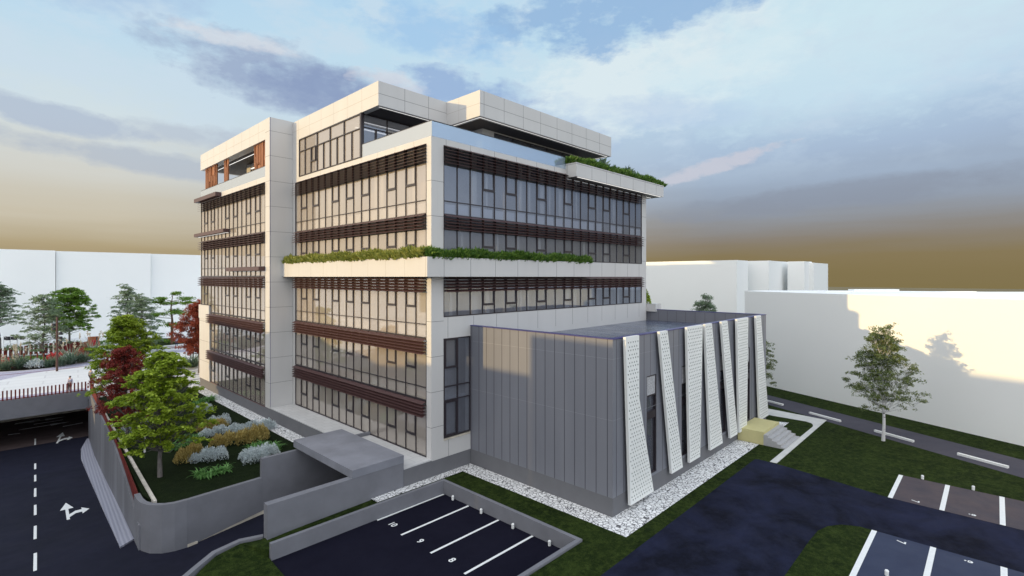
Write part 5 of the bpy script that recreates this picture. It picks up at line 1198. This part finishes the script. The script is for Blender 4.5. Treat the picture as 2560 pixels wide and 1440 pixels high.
# ------------------------------------------------------------------ people
SK = mat('skin', (.50, .30, .22), .6); HAIR = mat('dark_hair', (.02, .014, .01), .6)
def skinned(name, pts, edges, rad, m, parent, sub=2):
    me = bpy.data.meshes.new(name); me.from_pydata(pts, edges, []); o = bpy.data.objects.new(name, me); COL.objects.link(o); o.parent = parent; me.materials.append(m)
    sk = o.modifiers.new('skin', 'SKIN'); sk.use_smooth_shade = True
    for i, r_ in enumerate(rad): me.skin_vertices[0].data[i].radius = (r_, r_) if not isinstance(r_, tuple) else r_
    me.skin_vertices[0].data[0].use_root = True
    ss = o.modifiers.new('sub', 'SUBSURF'); ss.levels = sub; ss.render_levels = sub; return o
def person(base, H, face, label, shirt, trousers, stride=.0, tie=None, group=None):
    root = thing('person', label, 'person', base, group); root.rotation_euler = (0, 0, face)
    k = H / 1.75; s = stride
    P = {'pel': (0, 0, .95), 'sp': (0, .01, 1.15), 'ch': (0, .01, 1.36), 'nk': (0, 0, 1.50), 'hd': (0, -.02, 1.60), 'ht': (0, -.02, 1.70),
         'hl': (.10, 0, .90), 'kl': (.11, -.04 - s * .5, .50), 'al': (.11, -s, .09), 'tl': (.12, -.14 - s, .04), 'hr': (-.10, 0, .90), 'kr': (-.11, -.04 + s * .3, .50), 'ar': (-.11, s, .09), 'tr': (-.12, -.14 + s, .04),
         'sl': (.19, 0, 1.42), 'el': (.25, .03, 1.13), 'wl': (.26, -.06, .89), 'sr': (-.19, 0, 1.42), 'er': (-.25, .03, 1.13), 'wr': (-.26, -.06, .89)}
    names = list(P); rad = {'pel': .14, 'sp': .13, 'ch': .15, 'nk': .055, 'hd': .092, 'ht': .07, 'hl': .09, 'kl': .06, 'al': .04, 'tl': .035, 'hr': .09, 'kr': .06, 'ar': .04, 'tr': .035, 'sl': .06, 'el': .042, 'wl': .03, 'sr': .06, 'er': .042, 'wr': .03}
    for sd, x in (('l', 1), ('r', -1)):         # palm, thumb and four fingers
        w = P['w' + sd]; palm = (w[0], w[1] - .02, w[2] - .07); P['p' + sd] = palm; rad['p' + sd] = .028
        for i, (dy, L) in enumerate(((-.030, .065), (-.010, .078), (.010, .072), (.030, .055))): P['f%d%s' % (i, sd)] = (w[0] + .004 * x, palm[1] + dy, palm[2] - L); rad['f%d%s' % (i, sd)] = .009
        P['th' + sd] = (w[0], palm[1] - .055, palm[2] - .015); rad['th' + sd] = .010
    names = list(P); E = [('pel', 'sp'), ('sp', 'ch'), ('ch', 'nk'), ('nk', 'hd'), ('hd', 'ht')]
    for sd in 'lr': E += [('pel', 'h' + sd), ('h' + sd, 'k' + sd), ('k' + sd, 'a' + sd), ('a' + sd, 't' + sd), ('ch', 's' + sd), ('s' + sd, 'e' + sd), ('e' + sd, 'w' + sd), ('w' + sd, 'p' + sd)] + [('p' + sd, 'f%d%s' % (i, sd)) for i in range(4)] + [('p' + sd, 'th' + sd)]
    sc = lambda p: tuple(c * k for c in p); idx = {n: i for i, n in enumerate(names)}
    skinned('body', [sc(P[n]) for n in names], [(idx[a], idx[c]) for a, c in E], [rad[n] * k for n in names], SK, root, 1)
    def cloth(nm, ns, es, grow, m):
        i2 = {n: i for i, n in enumerate(ns)}; skinned(nm, [sc(P[n]) for n in ns], [(i2[a], i2[c]) for a, c in es], [(rad[n] + grow) * k for n in ns], m, root, 1)
    cloth('shirt', ['ch', 'sp', 'pel', 'sl', 'el', 'wl', 'sr', 'er', 'wr'], [('ch', 'sp'), ('sp', 'pel'), ('ch', 'sl'), ('sl', 'el'), ('el', 'wl'), ('ch', 'sr'), ('sr', 'er'), ('er', 'wr')], .014, shirt)
    cloth('trousers', ['pel', 'hl', 'kl', 'al', 'hr', 'kr', 'ar'], [('pel', 'hl'), ('hl', 'kl'), ('kl', 'al'), ('pel', 'hr'), ('hr', 'kr'), ('kr', 'ar')], .02, trousers)
    h = MB(); bmv = []
    for i in range(6):
        for j in range(10):
            a = j / 10 * 6.283; t = i / 5 * 1.5; bmv.append((.105 * k * math.cos(a) * math.cos(t), (.115 * math.sin(a) * math.cos(t) + .01) * k, (1.655 + .11 * math.sin(t)) * k))
    h.v = bmv
    for i in range(5):
        for j in range(10): q = (j + 1) % 10; h.f.append((i * 10 + j, i * 10 + q, i * 10 + 10 + q, i * 10 + 10 + j)); h.m.append(0)
    h.build('hair', HAIR, root)
    fc = MB(); fc.tube((0, -.115 * k, 1.625 * k), (0, -.13 * k, 1.60 * k), .014 * k, .018 * k, 5)
    for x in (-.035, .035): fc.tube((x * k, -.10 * k, 1.645 * k), (x * k, -.112 * k, 1.645 * k), .012 * k, .010 * k, 5)
    fc.tube((-.03 * k, -.112 * k, 1.555 * k), (.03 * k, -.112 * k, 1.555 * k), .008 * k, n=4); fc.build('face', mat('face_detail', (.18, .08, .06), .6), root)
    if tie: q = MB(); q.tube((0, -.165 * k, 1.44 * k), (0, -.165 * k, 1.10 * k), .018 * k, .032 * k, 5); q.build('tie', tie, root)
    return root
m_lb = mat('pale_blue_cloth', (.50, .52, .66), .8); m_dk = mat('dark_cloth', (.035, .025, .035), .8); m_wh = mat('white_cloth', (.66, .66, .66), .8); m_jean = mat('denim', (.06, .10, .18), .8); m_gr = mat('grey_cloth', (.22, .23, .24), .8); m_pl = mat('plum_cloth', (.08, .04, .08), .8); m_nv = mat('navy_cloth', (.04, .04, .09), .8)
toc = AZ - R(90)
person(Vector((6.75, 73.95, PZ)), 1.75, toc, 'person in pale blue shirt and dark tie standing behind the picket fence', m_lb, m_dk, tie=m_nv)
person(G(227, 958, PZ), 1.7, toc + 3.1, 'person in grey top, back turned, at the corner of the two fences', m_gr, m_dk, .1)
person(G(473, 883, PZ), 1.7, toc + 2.6, 'person in white top and jeans walking under the russet tree', m_wh, m_jean, .16)
person(G(482, 875, PZ), 1.65, toc + .5, 'person in plum top half hidden behind the walker under the russet tree', m_pl, m_dk, .05)
person(G(441, 866, PZ), 1.7, toc + 1.0, 'person in light top and navy trousers near the red kerb left of the russet tree', m_lb, m_nv, .05)
person(G(428, 951, PZ), 1.7, toc + 2.8, 'person in plum skirt partly hidden by the foreground tree crown on the plaza path', m_pl, m_pl, .1)
# ------------------------------------------------------------------ lift everything so that the lawn lies at z = 0
bpy.context.view_layer.update()
for o in S.objects:
    if o.parent is None: o.location.z += LIFT
